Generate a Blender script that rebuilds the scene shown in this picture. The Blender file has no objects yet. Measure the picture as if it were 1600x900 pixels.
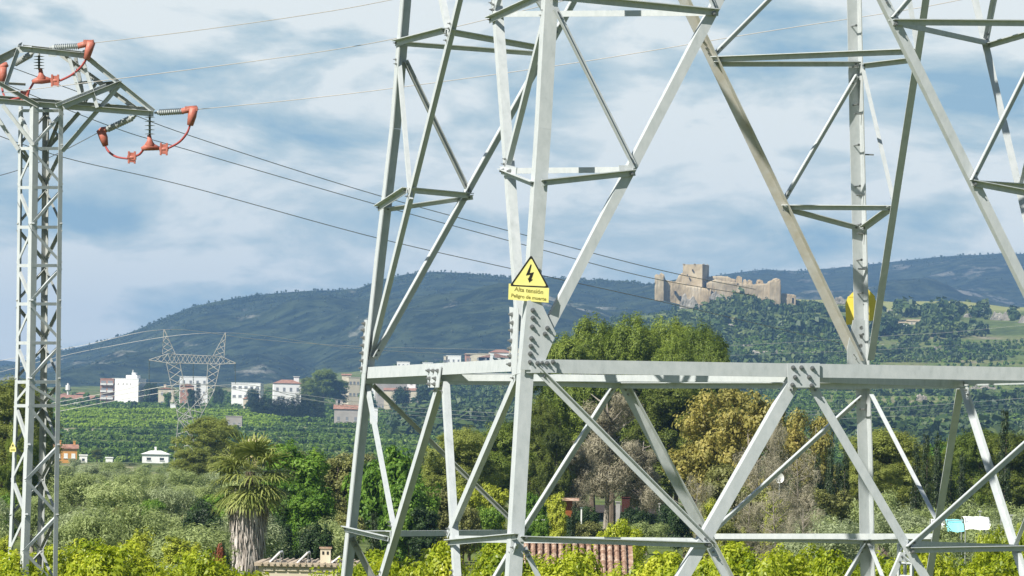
import bpy, math, numpy as np
from mathutils import Vector, Matrix, noise as mnoise
R=math.radians
F=7634.94; PITCH=.03577177; ROLL=-.01792068; CZ=5.3
c_,s_=math.cos(PITCH),math.sin(PITCH); cr,sr=math.cos(ROLL),math.sin(ROLL)
col=bpy.context.scene.collection; sc=bpy.context.scene
rng=np.random.default_rng(7)

def at(px,py,Y):
    "point at forward distance Y seen at photo position (px,py)"
    a=(px-800)/F; b=(450-py)/F
    X=a*cr+b*sr; u=-a*sr+b*cr
    d=Vector((X,c_-u*s_,s_+u*c_)); d*=Y/d.y
    return Vector((d.x,d.y,d.z+CZ))
def ray(px,py):
    p=at(px,py,1); p.z-=CZ; return p
def hit(px,py,p0,n):
    d=ray(px,py); o=Vector((0,0,CZ))
    return o+d*((p0-o).dot(n)/d.dot(n))
def hz(px):  # photo row of eye level
    return 450+F*math.tan(PITCH)+ (px-800)*math.tan(-ROLL)

# ------------------------------------------------------------------ materials
def mat(name,color,rough=.6,metal=0,spec=.3):
    m=bpy.data.materials.new(name); m.use_nodes=True
    b=m.node_tree.nodes['Principled BSDF']
    b.inputs['Base Color'].default_value=(*color,1); b.inputs['Roughness'].default_value=rough
    b.inputs['Metallic'].default_value=metal; b.inputs['Specular IOR Level'].default_value=spec
    return m
def N(m,t,**k):
    n=m.node_tree.nodes.new(t)
    for a,v in k.items(): setattr(n,a,v)
    return n
def ramp(m,stops,src=None):
    r=N(m,'ShaderNodeValToRGB'); e=r.color_ramp.elements
    while len(e)<len(stops): e.new(.5)
    for i,(p,c) in enumerate(stops): e[i].position=p; e[i].color=(*c,1)
    if src is not None: m.node_tree.links.new(src,r.inputs[0])
    return r
def noisy(name,stops,scale=3,detail=6,rough=.7,metal=0,spec=.3,bump=0,coord='Object',stretch=(1,1,1),nrough=.6):
    m=mat(name,stops[0][1],rough,metal,spec); L=m.node_tree.links
    tc=N(m,'ShaderNodeTexCoord'); mp=N(m,'ShaderNodeMapping'); mp.inputs['Scale'].default_value=stretch
    L.new(tc.outputs[coord],mp.inputs[0])
    nz=N(m,'ShaderNodeTexNoise'); nz.inputs['Scale'].default_value=scale; nz.inputs['Detail'].default_value=detail
    nz.inputs['Roughness'].default_value=nrough
    L.new(mp.outputs[0],nz.inputs['Vector'])
    r=ramp(m,stops,nz.outputs['Fac']); b=m.node_tree.nodes['Principled BSDF']
    L.new(r.outputs[0],b.inputs['Base Color'])
    if bump:
        bp=N(m,'ShaderNodeBump'); bp.inputs['Strength'].default_value=bump; L.new(nz.outputs['Fac'],bp.inputs['Height']); L.new(bp.outputs[0],b.inputs['Normal'])
    return m
def leafmat(name,c1,c2,c3,trans=.35,scale=.6,spec=.25,rough=.5):
    "foliage: colour varies from leaf to leaf, clump to clump, tree to tree; some light passes through"
    m=mat(name,c1,rough,0,spec); t=m.node_tree; L=t.links; b=t.nodes['Principled BSDF']
    g=N(m,'ShaderNodeNewGeometry'); oi=N(m,'ShaderNodeObjectInfo'); tc=N(m,'ShaderNodeTexCoord')
    nz=N(m,'ShaderNodeTexNoise'); nz.inputs['Scale'].default_value=scale; nz.inputs['Detail'].default_value=3
    va=N(m,'ShaderNodeVectorMath',operation='ADD'); L.new(tc.outputs['Object'],va.inputs[0]); L.new(oi.outputs['Location'],va.inputs[1])
    L.new(va.outputs[0],nz.inputs['Vector'])
    m1=N(m,'ShaderNodeMath',operation='MULTIPLY_ADD'); L.new(g.outputs['Random Per Island'],m1.inputs[0]); m1.inputs[1].default_value=.45
    m2=N(m,'ShaderNodeMath',operation='MULTIPLY_ADD'); L.new(nz.outputs['Fac'],m2.inputs[0]); m2.inputs[1].default_value=1.1; m2.inputs[2].default_value=-.4
    m3=N(m,'ShaderNodeMath',operation='MULTIPLY_ADD'); L.new(oi.outputs['Random'],m3.inputs[0]); m3.inputs[1].default_value=.25
    L.new(m2.outputs[0],m3.inputs[2]); L.new(m3.outputs[0],m1.inputs[2])
    r=ramp(m,[(0.08,c1),(.5,c2),(.95,c3)],m1.outputs[0]); L.new(r.outputs[0],b.inputs['Base Color'])
    tr=N(m,'ShaderNodeBsdfTranslucent'); hs=N(m,'ShaderNodeHueSaturation'); hs.inputs['Value'].default_value=1.25; hs.inputs['Saturation'].default_value=1.05
    L.new(r.outputs[0],hs.inputs['Color']); L.new(hs.outputs[0],tr.inputs[0])
    mx=N(m,'ShaderNodeMixShader'); mx.inputs[0].default_value=trans
    L.new(b.outputs[0],mx.inputs[1]); L.new(tr.outputs[0],mx.inputs[2]); L.new(mx.outputs[0],t.nodes['Material Output'].inputs[0])
    return m

galv=noisy('galvanised_steel',[(.28,(.38,.41,.41)),(.42,(.45,.485,.49)),(.6,(.505,.535,.54)),(.8,(.55,.57,.565))],scale=11,detail=10,rough=.55,metal=0,spec=.12,stretch=(1,1,.5),nrough=.7)
galv_dark=noisy('darker_galvanised_steel',[(.3,(.30,.32,.31)),(.55,(.37,.39,.375)),(.75,(.41,.41,.38))],scale=8,detail=8,rough=.6,spec=.12)  # darker grey steel, for rear members and small fittings
galv_warm=noisy('stained_galvanised_steel',[(.3,(.42,.40,.33)),(.5,(.47,.46,.41)),(.75,(.54,.55,.53))],scale=5,detail=9,rough=.6,spec=.12)
farsteel=noisy('aged_steel',[(.3,(.30,.30,.28)),(.7,(.5,.49,.45))],scale=.6,rough=.6)
boltm=noisy('bolt_steel',[(.3,(.2,.21,.21)),(.7,(.34,.35,.34))],scale=30,rough=.4,metal=.6)
yellow=noisy('yellow_sign_paint',[(.3,(.80,.73,.22)),(.7,(.86,.80,.30))],scale=6,rough=.45)
signback=noisy('yellow_sign_back',[(.3,(.78,.62,.08)),(.7,(.86,.72,.14))],scale=6,rough=.5)
black=mat('black_sign_paint',(.02,.02,.018),.5)
inkm=mat('faded_sign_ink',(.23,.2,.05),.6)
redrub=noisy('red_silicone_cover',[(.28,(.30,.10,.075)),(.45,(.44,.14,.10)),(.7,(.53,.21,.16))],scale=9,rough=.5)
redcab=mat('red_cable_sleeve',(.34,.07,.065),.5)
polym=noisy('grey_polymer_insulator',[(.3,(.33,.36,.36)),(.7,(.45,.48,.47))],scale=20,rough=.4)
darkins=mat('dark_insulator',(.12,.15,.14),.35)
wire=mat('aluminium_conductor',(.42,.40,.37),.5,.2); wirefar=mat('far_conductor',(.62,.60,.54),.6)
wiredark=mat('dull_conductor',(.17,.17,.18),.6,.2)
bark=noisy('bark',[(.3,(.07,.05,.035)),(.7,(.20,.16,.12))],scale=4,rough=.9,stretch=(3,3,.6),bump=.4)
palebark=noisy('pale_bark',[(.3,(.16,.14,.11)),(.7,(.38,.34,.29))],scale=4,rough=.9,stretch=(3,3,.6))
L_orange=leafmat('orange_leaves',(.11,.19,.014),(.36,.43,.03),(.62,.64,.08),.42,1.1,.35,.4)
L_pine=leafmat('pine_needles',(.045,.08,.016),(.185,.25,.042),(.34,.41,.08),.38,.3)
L_pinelight=leafmat('light_pine_needles',(.11,.14,.03),(.29,.33,.075),(.42,.46,.12),.4,.3)
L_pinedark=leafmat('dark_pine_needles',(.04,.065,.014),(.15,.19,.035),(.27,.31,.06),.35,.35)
L_olive=leafmat('olive_leaves',(.17,.22,.075),(.32,.385,.145),(.46,.52,.24),.38,.3)
L_oliveb=leafmat('greyish_olive_leaves',(.19,.235,.11),(.33,.385,.20),(.46,.51,.31),.38,.3)
L_bright=leafmat('fresh_green_leaves',(.05,.12,.014),(.13,.25,.028),(.26,.38,.06),.35,.6)
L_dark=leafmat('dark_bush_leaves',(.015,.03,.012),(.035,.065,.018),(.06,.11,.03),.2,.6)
L_brown=leafmat('brownish_leaves',(.10,.11,.035),(.23,.24,.075),(.34,.36,.11),.3,.5)
L_dead=leafmat('dead_twigs',(.17,.155,.10),(.31,.285,.19),(.46,.42,.31),.2,.5)
L_gold=leafmat('golden_leaves',(.15,.15,.045),(.36,.33,.09),(.56,.46,.14),.4,.5)
L_red=leafmat('reddish_leaves',(.12,.03,.02),(.24,.07,.04),(.33,.12,.06),.25,.8)
L_yel=leafmat('yellow_leaves',(.20,.24,.025),(.38,.43,.045),(.54,.56,.07),.3,.8)
L_far=leafmat('orchard_leaves',(.05,.10,.016),(.13,.215,.03),(.23,.32,.055),.3,.02)
L_scrub=leafmat('hillside_scrub_leaves',(.02,.045,.014),(.06,.10,.028),(.15,.19,.055),.2,.02)
L_hill=leafmat('mountain_scrub_leaves',(.035,.055,.025),(.07,.10,.045),(.11,.14,.06),.2,.02)
L_cyp=leafmat('cypress_leaves',(.012,.025,.010),(.03,.05,.016),(.055,.085,.028),.1,1)
L_palm=leafmat('palm_fronds',(.08,.11,.025),(.24,.28,.07),(.42,.44,.16),.3,1.2)
L_palmdry=leafmat('dry_palm_fronds',(.16,.13,.05),(.30,.26,.10),(.42,.36,.17),.2,1.2)
skirtm=noisy('dead_frond_skirt',[(.25,(.12,.10,.08)),(.45,(.34,.30,.26)),(.7,(.60,.56,.51))],scale=2.2,detail=8,rough=.9,stretch=(4,4,.5))
stone=noisy('castle_stone',[(.28,(.18,.145,.09)),(.5,(.38,.305,.19)),(.7,(.50,.43,.30))],scale=.13,detail=10,rough=.9,bump=.6)
ochre=noisy('ochre_castle_stone',[(.28,(.22,.17,.10)),(.5,(.46,.36,.215)),(.7,(.54,.46,.33))],scale=.10,detail=10,rough=.9,bump=.6)
rockm=noisy('limestone_rock',[(.3,(.14,.13,.10)),(.55,(.36,.33,.28)),(.75,(.55,.51,.44))],scale=.25,detail=10,rough=.95,bump=.7)
whitew=noisy('white_render',[(.3,(.74,.74,.71)),(.7,(.82,.82,.80))],scale=.4,rough=.8)
cream=noisy('cream_render',[(.3,(.52,.46,.34)),(.7,(.64,.57,.43))],scale=.6,rough=.85)
greyw=noisy('grey_render',[(.3,(.30,.28,.25)),(.7,(.45,.41,.37))],scale=.2,rough=.85)
orangew=noisy('orange_render',[(.3,(.52,.25,.06)),(.7,(.62,.32,.09))],scale=.6,rough=.85)
yelloww=noisy('yellow_render',[(.3,(.60,.47,.20)),(.7,(.68,.55,.28))],scale=.6,rough=.85)
brickw=noisy('brick_facade',[(.3,(.34,.17,.12)),(.7,(.44,.26,.19))],scale=.6,rough=.85)
tile=noisy('roof_tile',[(.3,(.20,.09,.06)),(.6,(.36,.20,.14)),(.8,(.42,.28,.2))],scale=1.2,detail=8,rough=.9)
glassm=mat('dark_window',(.05,.06,.07),.2); farwin=mat('far_window',(.22,.23,.24),.4)
awn=mat('balcony_slab',(.7,.69,.66),.7)
doorred=mat('red_brown_door',(.06,.018,.012),.8)  # red-brown darkened in the colour for the shade under the pines
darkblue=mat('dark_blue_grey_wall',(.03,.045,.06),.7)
turq=mat('turquoise_tarp',(.25,.68,.72),.6)
whitetarp=mat('white_tarp',(.84,.85,.85),.6)
conc=noisy('concrete',[(.3,(.30,.29,.27)),(.7,(.42,.41,.38))],scale=2,rough=.9)

# roof tiles of the near shed: rounded rows running down the slope
ntile=mat('near_roof_tile',(.4,.2,.12),.85); L=ntile.node_tree.links; b=ntile.node_tree.nodes['Principled BSDF']
tc=N(ntile,'ShaderNodeTexCoord'); nz=N(ntile,'ShaderNodeTexNoise'); nz.inputs['Scale'].default_value=4; nz.inputs['Detail'].default_value=8
L.new(tc.outputs['Object'],nz.inputs['Vector'])
L.new(ramp(ntile,[(.3,(.18,.10,.07)),(.5,(.34,.22,.15)),(.72,(.52,.42,.33))],nz.outputs['Fac']).outputs[0],b.inputs['Base Color'])

# ------------------------------------------------------------------ mesh helpers
class MB:
    def __init__(s): s.v=[]; s.f=[]; s.m=[]
    def add(s,vs,fs,mi=0):
        n=len(s.v); s.v+= [tuple(v) for v in vs]; s.f+=[tuple(i+n for i in f) for f in fs]; s.m+=[mi]*len(fs); return s
    def box(s,c,size,rz=0,mi=0):
        hx,hy,hz_=[a/2 for a in size]; cs,sn=math.cos(rz),math.sin(rz); vs=[]
        for z in (-hz_,hz_):
            for x,y in ((-hx,-hy),(hx,-hy),(hx,hy),(-hx,hy)): vs.append((c[0]+x*cs-y*sn,c[1]+x*sn+y*cs,c[2]+z))
        return s.add(vs,[(3,2,1,0),(4,5,6,7),(0,1,5,4),(1,2,6,5),(2,3,7,6),(3,0,4,7)],mi)
    def prism(s,ring0,ring1,mi=0):
        n=len(ring0); return s.add(list(ring0)+list(ring1),[tuple(range(n-1,-1,-1)),tuple(range(n,2*n))]+[(i,(i+1)%n,(i+1)%n+n,i+n) for i in range(n)],mi)
    def angle(s,p,q,d1,d2,w,t,w2=None,mi=0):
        w2=w2 or w; a=(q-p).normalized()
        d1=(d1-a*d1.dot(a)).normalized(); d2=(d2-a*d2.dot(a)); d2=(d2-d1*d2.dot(d1)).normalized()
        sec=[d1*0,d1*w,d1*w+d2*t,d1*t+d2*t,d1*t+d2*w2,d2*w2]
        if d1.cross(d2).dot(a)<0: sec=sec[::-1]
        return s.prism([p+x for x in sec],[q+x for x in sec],mi)
    def tube(s,pts,r,n=6,mi=0,cap=True):
        pts=[Vector(p) for p in pts]; rs=r if hasattr(r,'__len__') else [r]*len(pts); rings=[]
        for i,p in enumerate(pts):
            a=(pts[min(i+1,len(pts)-1)]-pts[max(i-1,0)]).normalized()
            u=a.cross(Vector((0,0,1))) 
            if u.length<.1: u=a.cross(Vector((1,0,0)))
            u.normalize(); v=a.cross(u)
            rings+= [p+(u*math.cos(2*math.pi*k/n)+v*math.sin(2*math.pi*k/n))*rs[i] for k in range(n)]
        fs=[(i*n+k,i*n+(k+1)%n,(i+1)*n+(k+1)%n,(i+1)*n+k) for i in range(len(pts)-1) for k in range(n)]
        if cap: fs+=[tuple(range(n-1,-1,-1)),tuple((len(pts)-1)*n+k for k in range(n))]
        return s.add(rings,fs,mi)
    def build(s,name,mats,parent=None,smooth=False):
        me=bpy.data.meshes.new(name); me.from_pydata(s.v,[],s.f)
        for m in (mats if isinstance(mats,(list,tuple)) else [mats]): me.materials.append(m)
        me.polygons.foreach_set('material_index',s.m)
        if smooth: me.polygons.foreach_set('use_smooth',[True]*len(s.f))
        me.update(); return link(name,me,parent)
def link(name,me,parent=None):
    o=bpy.data.objects.new(name,me); col.objects.link(o)
    if parent is not None: o.parent=parent
    return o
def tag(o,label=None,cat=None,group=None,kind=None):
    if label: o['label']=label
    if cat: o['category']=cat
    if group: o['group']=group
    if kind: o['kind']=kind
    return o
def empty(name,loc,rz=0,**k):
    o=bpy.data.objects.new(name,None); col.objects.link(o); o.location=loc; o.rotation_euler.z=rz; o.empty_display_size=.2
    tag(o,**k); return o
def rel(o):  # shift helper: MB coordinates are world; make parts relative to parent
    pass
def build_w(mb,name,m,parent,smooth=False):
    "mb in world coordinates, parent an unrotated empty"
    l=parent.location
    mb.v=[(v[0]-l.x,v[1]-l.y,v[2]-l.z) for v in mb.v]
    return mb.build(name,m,parent,smooth)
def npmesh(name,V,Fq,mats,mi=None):
    me=bpy.data.meshes.new(name); k=Fq.shape[1]
    me.vertices.add(len(V)); me.vertices.foreach_set('co',V.astype(np.float32).ravel())
    me.loops.add(Fq.size); me.loops.foreach_set('vertex_index',Fq.astype(np.int32).ravel())
    me.polygons.add(len(Fq)); me.polygons.foreach_set('loop_start',(np.arange(len(Fq))*k).astype(np.int32))
    for m in mats: me.materials.append(m)
    if mi is not None: me.polygons.foreach_set('material_index',mi.astype(np.int32))
    me.update(calc_edges=True); me.validate(); return me
def unit(a): return a/np.maximum(np.linalg.norm(a,axis=1,keepdims=True),1e-9)

# value noise for terrain
def vnoise(x,y,seed=0):
    xi=np.floor(x).astype(np.int64); yi=np.floor(y).astype(np.int64); fx=x-xi; fy=y-yi
    fx=fx*fx*(3-2*fx); fy=fy*fy*(3-2*fy)
    def h(a,b):
        n=(a*374761393+b*668265263+seed*1442695041)&0x7fffffff; n=((n^(n>>13))*1274126177)&0x7fffffff
        return ((n^(n>>16))&0xffff)/65535.
    return (h(xi,yi)*(1-fx)+h(xi+1,yi)*fx)*(1-fy)+(h(xi,yi+1)*(1-fx)+h(xi+1,yi+1)*fx)*fy
def fbm(x,y,o=5,seed=0,g=.5):
    s=0;a=1;t=0
    for i in range(o): s=s+a*vnoise(x*2**i,y*2**i,seed+i);t+=a;a*=g
    return s/t-.5

# ------------------------------------------------------------------ terrain
DS=np.array([-600,30,60,100,150,200,350,600,800,1000,1200,1500,2000,2500,2800,3050,3250,3400,4200],float)
XS=np.array([-1200,0,300,620,850,1000,1120,1300,1600,2800],float)
zn=[-5.3,-5.3,-5.3,-5.3,-5.4,-5.3,-4.2,-4.6,-4.3,-3.4]
# elevation above eye level, in photo pixels, of the ground at distances >=1200 (rows) for every column of XS
EL={1200:[-10,-10,-10,-6,-2,0,2,4,4,4],
1500:[20,22,22,20,26,34,38,42,44,44],
2000:[58,62,62,55,62,82,98,104,108,108],
2500:[78,82,82,84,104,145,165,172,176,176],
2800:[88,92,94,122,140,195,215,222,224,224],
3050:[92,98,102,138,152,222,244,248,250,250],
3250:[95,100,108,140,150,232,262,264,262,262],
3400:[92,98,104,134,142,224,250,254,252,252],
4200:[90,95,100,110,110,120,120,120,120,120]}
ZT=np.array([[z]*len(XS) for z in zn]+[[e/F*d for e in EL[int(d)]] for d in DS[10:]])
def Hn(x,y):
    x=np.asarray(x,float); y=np.asarray(y,float)
    px=800+F*x/np.maximum(y,40)
    i=np.clip(np.searchsorted(DS,y)-1,0,len(DS)-2); t=np.clip((y-DS[i])/(DS[i+1]-DS[i]),0,1)
    j=np.clip(np.searchsorted(XS,px)-1,0,len(XS)-2); u=np.clip((px-XS[j])/(XS[j+1]-XS[j]),0,1); u=u*u*(3-2*u)
    z=(ZT[i,j]*(1-u)+ZT[i,j+1]*u)*(1-t)+(ZT[i+1,j]*(1-u)+ZT[i+1,j+1]*u)*t
    amp=np.clip((y-150)/2500,0,1)
    z=z+fbm(x/60,y/60,4,3)*6*amp+fbm(x/260,y/260,3,9)*12*np.clip((y-1300)/2000,0,1)
    tm=np.clip((y-1150)/80,0,1)*np.clip((2720-y)/100,0,1); st_=2.4; q=z/st_; fl_=np.floor(q); fr_=q-fl_
    z=z*(1-tm)+tm*st_*(fl_+np.clip((fr_-.8)/.2,0,1)+.12*fr_)
    return z+CZ
def H(x,y): return float(Hn(np.array([x]),np.array([y]))[0])

def sheet(name,X,Y,Z,m):
    r,c=X.shape; V=np.stack([X.ravel(),Y.ravel(),Z.ravel()],1)
    i,j=np.meshgrid(np.arange(r-1),np.arange(c-1),indexing='ij'); a=(i*c+j).ravel()
    me=npmesh(name,V,np.stack([a,a+1,a+c+1,a+c],1),[m]); me.polygons.foreach_set('use_smooth',[True]*len(me.polygons))
    return link(name,me)
def groundmat():
    m=mat('ground_soil_and_scrub',(.1,.1,.05),.95,0,.1); L=m.node_tree.links; b=m.node_tree.nodes['Principled BSDF']
    tc=N(m,'ShaderNodeTexCoord')
    def nz(s,d=8):
        n=N(m,'ShaderNodeTexNoise'); n.inputs['Scale'].default_value=s; n.inputs['Detail'].default_value=d; n.inputs['Roughness'].default_value=.65
        L.new(tc.outputs['Object'],n.inputs['Vector']); return n
    a=nz(.02); r1=ramp(m,[(.35,(.07,.10,.03)),(.50,(.14,.18,.05)),(.60,(.20,.20,.09)),(.72,(.32,.28,.20))],a.outputs['Fac'])
    f=nz(.3); r2=ramp(m,[(.35,(.55,.55,.55)),(.7,(1.2,1.2,1.2))],f.outputs['Fac'])
    mx=N(m,'ShaderNodeMix',data_type='RGBA',blend_type='MULTIPLY'); mx.inputs[0].default_value=1
    L.new(r1.outputs[0],mx.inputs[6]); L.new(r2.outputs[0],mx.inputs[7]); 
    sp=N(m,'ShaderNodeSeparateXYZ'); L.new(tc.outputs['Object'],sp.inputs[0]); mr=N(m,'ShaderNodeMapRange'); mr.inputs['From Min'].default_value=3080; mr.inputs['From Max'].default_value=3140; L.new(sp.outputs['Y'],mr.inputs[0])
    m3=N(m,'ShaderNodeMix',data_type='RGBA'); mr2=N(m,'ShaderNodeMapRange'); mr2.inputs['From Min'].default_value=110; mr2.inputs['From Max'].default_value=180; L.new(sp.outputs['X'],mr2.inputs[0]); mm_=N(m,'ShaderNodeMath',operation='MULTIPLY'); L.new(mr.outputs[0],mm_.inputs[0]); L.new(mr2.outputs[0],mm_.inputs[1]); L.new(mm_.outputs[0],m3.inputs[0]); L.new(mx.outputs[2],m3.inputs[6]); m3.inputs[7].default_value=(.25,.26,.09,1)
    L.new(m3.outputs[2],b.inputs['Base Color']); return m
ds=np.concatenate([np.linspace(-560,20,12),np.geomspace(30,1000,90),np.linspace(1008,3400,420),np.linspace(3450,4200,6)])
us=np.concatenate([[-30,-8,-3],np.linspace(-1.2,1.2,150),[3,8,30]])
D,U=np.meshgrid(ds,us,indexing='ij')
Xg=U*(60+.17*np.maximum(D,0)); Xg=np.clip(Xg,-7000,7000)
tag(sheet('ground',Xg,D,Hn(Xg,D),groundmat()),kind='structure')

def hillmat(name,dark,mid,rock,rs=.004):
    m=mat(name,mid,.95,0,.1); L=m.node_tree.links; b=m.node_tree.nodes['Principled BSDF']
    tc=N(m,'ShaderNodeTexCoord'); 
    def nz(s,d,st=(1,1,1)):
        mp=N(m,'ShaderNodeMapping'); mp.inputs['Scale'].default_value=st; L.new(tc.outputs['Object'],mp.inputs[0])
        n=N(m,'ShaderNodeTexNoise'); n.inputs['Scale'].default_value=s; n.inputs['Detail'].default_value=d; n.inputs['Roughness'].default_value=.7; L.new(mp.outputs[0],n.inputs['Vector']); return n
    a=nz(.035,14); r1=ramp(m,[(.43,dark),(.60,mid)],a.outputs['Fac'])
    k=nz(rs*2,14,(1,.35,1.6)); r2=ramp(m,[(.57,(0,0,0)),(.64,(1,1,1))],k.outputs['Fac'])
    mx=N(m,'ShaderNodeMix',data_type='RGBA'); L.new(r2.outputs[0],mx.inputs[0]); L.new(r1.outputs[0],mx.inputs[6]); mx.inputs[7].default_value=(*rock,1)
    L.new(mx.outputs[2],b.inputs['Base Color'])
    bp=N(m,'ShaderNodeBump'); bp.inputs['Strength'].default_value=1; bp.inputs['Distance'].default_value=4; L.new(a.outputs['Fac'],bp.inputs['Height']); L.new(bp.outputs[0],b.inputs['Normal'])
    return m
def ridge(name,prof,d0,dr,d1,e0,m,seed,gully=10,ridge_n=3):
    px=np.linspace(-2600,4200,520); ts=np.concatenate([np.linspace(0,1,110),np.linspace(1.02,1.5,12)])
    P=np.array(prof,float); er=np.interp(px,P[:,0],[hz(a)-b_ for a,b_ in prof])
    T,PX=np.meshgrid(ts,px,indexing='ij'); ER=np.interp(PX,px,er)
    Dd=d0+(dr-d0)*T; Dd=np.where(T>1,dr+(T-1)*2*(d1-dr),Dd)
    X=(PX-800)/F*Dd
    zr=ER/F*dr; z0=e0/F*d0
    up=np.clip(T,0,1)**.85
    Z=z0+(zr-z0)*up
    Z=np.where(T>1,zr-(zr-z0)*((T-1)*2)**1.5,Z)
    mask=np.sin(np.pi*np.clip(T,0,1))**.7
    g=np.abs(fbm(X/420,Dd/1100,4,seed))*2
    Z=Z+mask*( -gully*2.2*(0.35-g)+fbm(X/90,Dd/120,4,seed+5)*gully*.8)
    Z=Z+fbm(X/50,Dd/300,4,seed+9)*ridge_n*np.clip(T,0,1)
    return tag(sheet(name,X,Dd,Z+CZ,m),kind='structure')
hm=hillmat('mountain_scrub',(.006,.014,.008),(.045,.062,.028),(.26,.25,.20))
hm2=hillmat('far_mountain_scrub',(.008,.016,.010),(.042,.055,.030),(.2,.19,.16))
hillL=ridge('mountain_left',[(-2600,560),(-600,585),(0,576),(40,570),(95,550),(150,536),(200,521),(250,501),(300,480),(350,469),(400,461),(500,452),(560,450),(600,436),(640,428),(680,424),(720,427),(760,430),(800,433),(870,434),(920,437),(980,440),(1060,450),(1200,480),(1500,520),(2400,560),(4200,580)],3600,5600,7200,70,hm,11,42,6)
hillR=ridge('mountain_right',[(-2600,620),(300,600),(700,500),(960,452),(1020,445),(1060,438),(1110,432),(1165,425),(1200,421),(1240,424),(1300,420),(1340,415),(1400,408),(1450,403),(1500,398),(1560,395),(1620,396),(1900,390),(2600,420),(4200,470)],4000,7000,9000,80,hm2,23,42,5)
tag(ridge('distant_hill',[(-2600,540),(-300,560),(0,562),(30,566),(200,590),(4200,640)],6500,7600,9300,30,hm2,31,8,3),kind='structure')

# ------------------------------------------------------------------ foliage
def leafquads(P,Nn,size,asp,rg,fold=0,vert=0):
    "diamond leaves: P centres, Nn normals"
    n=len(P); t=rg.normal(size=(n,3))+np.array([0,0,vert]); t=unit(t-Nn*np.sum(t*Nn,1,keepdims=True)); b=np.cross(Nn,t)
    s=(size*rg.uniform(.6,1.3,n))[:,None]
    V=np.stack([P-t*s*.5, P+b*s*asp*.5-t*s*.08, P+t*s*.5, P-b*s*asp*.5-t*s*.08],1)
    if fold: V[:,1]+=Nn*s*fold; V[:,3]+=Nn*s*fold
    return V.reshape(-1,3), np.arange(4*n).reshape(n,4)
def crown(lobes,n,size,asp=.5,clumps=14,clump_r=.32,seed=0,up=.3,fill=.25,fold=.12,flat=1.,vert=0):
    rg=np.random.default_rng(seed); Ps=[];Ns=[]
    Lb=np.array(lobes,float) # x y z rx ry rz
    w=(Lb[:,3]*Lb[:,5]); w=w/w.sum()
    for l,wi in zip(Lb,w):
        k=max(40,int(n*wi)); c=l[:3]; r=l[3:6]
        cd=unit(rg.normal(size=(clumps,3))); cd[:,2]=np.abs(cd[:,2])*np.where(rg.random(clumps)<.75,1,-1)
        cc=cd*r*rg.uniform(.6,.98,(clumps,1)); cs=r.min()*clump_r*rg.uniform(.6,1.4,(clumps,1))
        i=rg.integers(0,clumps,k); off=unit(rg.normal(size=(k,3)))*(rg.random((k,1))**.4)
        off[:,2]*=flat
        p=cc[i]+off*cs[i]; nn=unit(off*.8+unit(p/r)*.7+rg.normal(size=(k,3))*.33+np.array([0,0,up]))
        m_=rg.random(k)<fill
        q=unit(rg.normal(size=(k,3)))*r*(rg.random((k,1))**.5)*.85; p[m_]=q[m_]
        Ps.append(c+p);Ns.append(nn)
    P=np.concatenate(Ps);Nn=np.concatenate(Ns)
    return leafquads(P,Nn,size,asp,rg,fold,vert)
def joined(parts,mats):
    "parts: list of (V,F,mi) quads"
    V=[];Fq=[];M=[];o=0
    for v,f,mi in parts: V.append(v);Fq.append(f+o);M.append(np.full(len(f),mi));o+=len(v)
    return np.concatenate(V),np.concatenate(Fq),np.concatenate(M)
def limbs(h,r,seed,crown_r,n=6,base=.35,lean=0,split=.5):
    rg=np.random.default_rng(seed); mb=MB()
    pts=[Vector((lean*t*t+.04*h*math.sin(3*t+seed)*t,.03*h*math.cos(2*t+seed)*t,h*t)) for t in np.linspace(0,1,6)]
    mb.tube(pts,[r*(1-.75*t)*(1.25 if t==0 else 1) for t in np.linspace(0,1,6)],7)
    for i in range(n):
        t=base+(0.95-base)*i/n; k=min(4,int(t*5)); p=pts[k].lerp(pts[k+1],t*5-k); a=rg.uniform(0,6.28)
        L_=crown_r*rg.uniform(.5,.9)*(1.1-.5*t); q=p+Vector((math.cos(a)*L_,math.sin(a)*L_,L_*rg.uniform(.25,.8))); m_=p.lerp(q,.5)+Vector((0,0,-.06*L_))
        mb.tube([p,m_,q],[r*(1-.75*t)*.55,r*.25,r*.08],5)
    return mb
def mbnp(mb):
    q=[f if len(f)==4 else None for f in mb.f]
    V=np.array(mb.v); fq=np.array([f for f in q if f]); return V,fq

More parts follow.
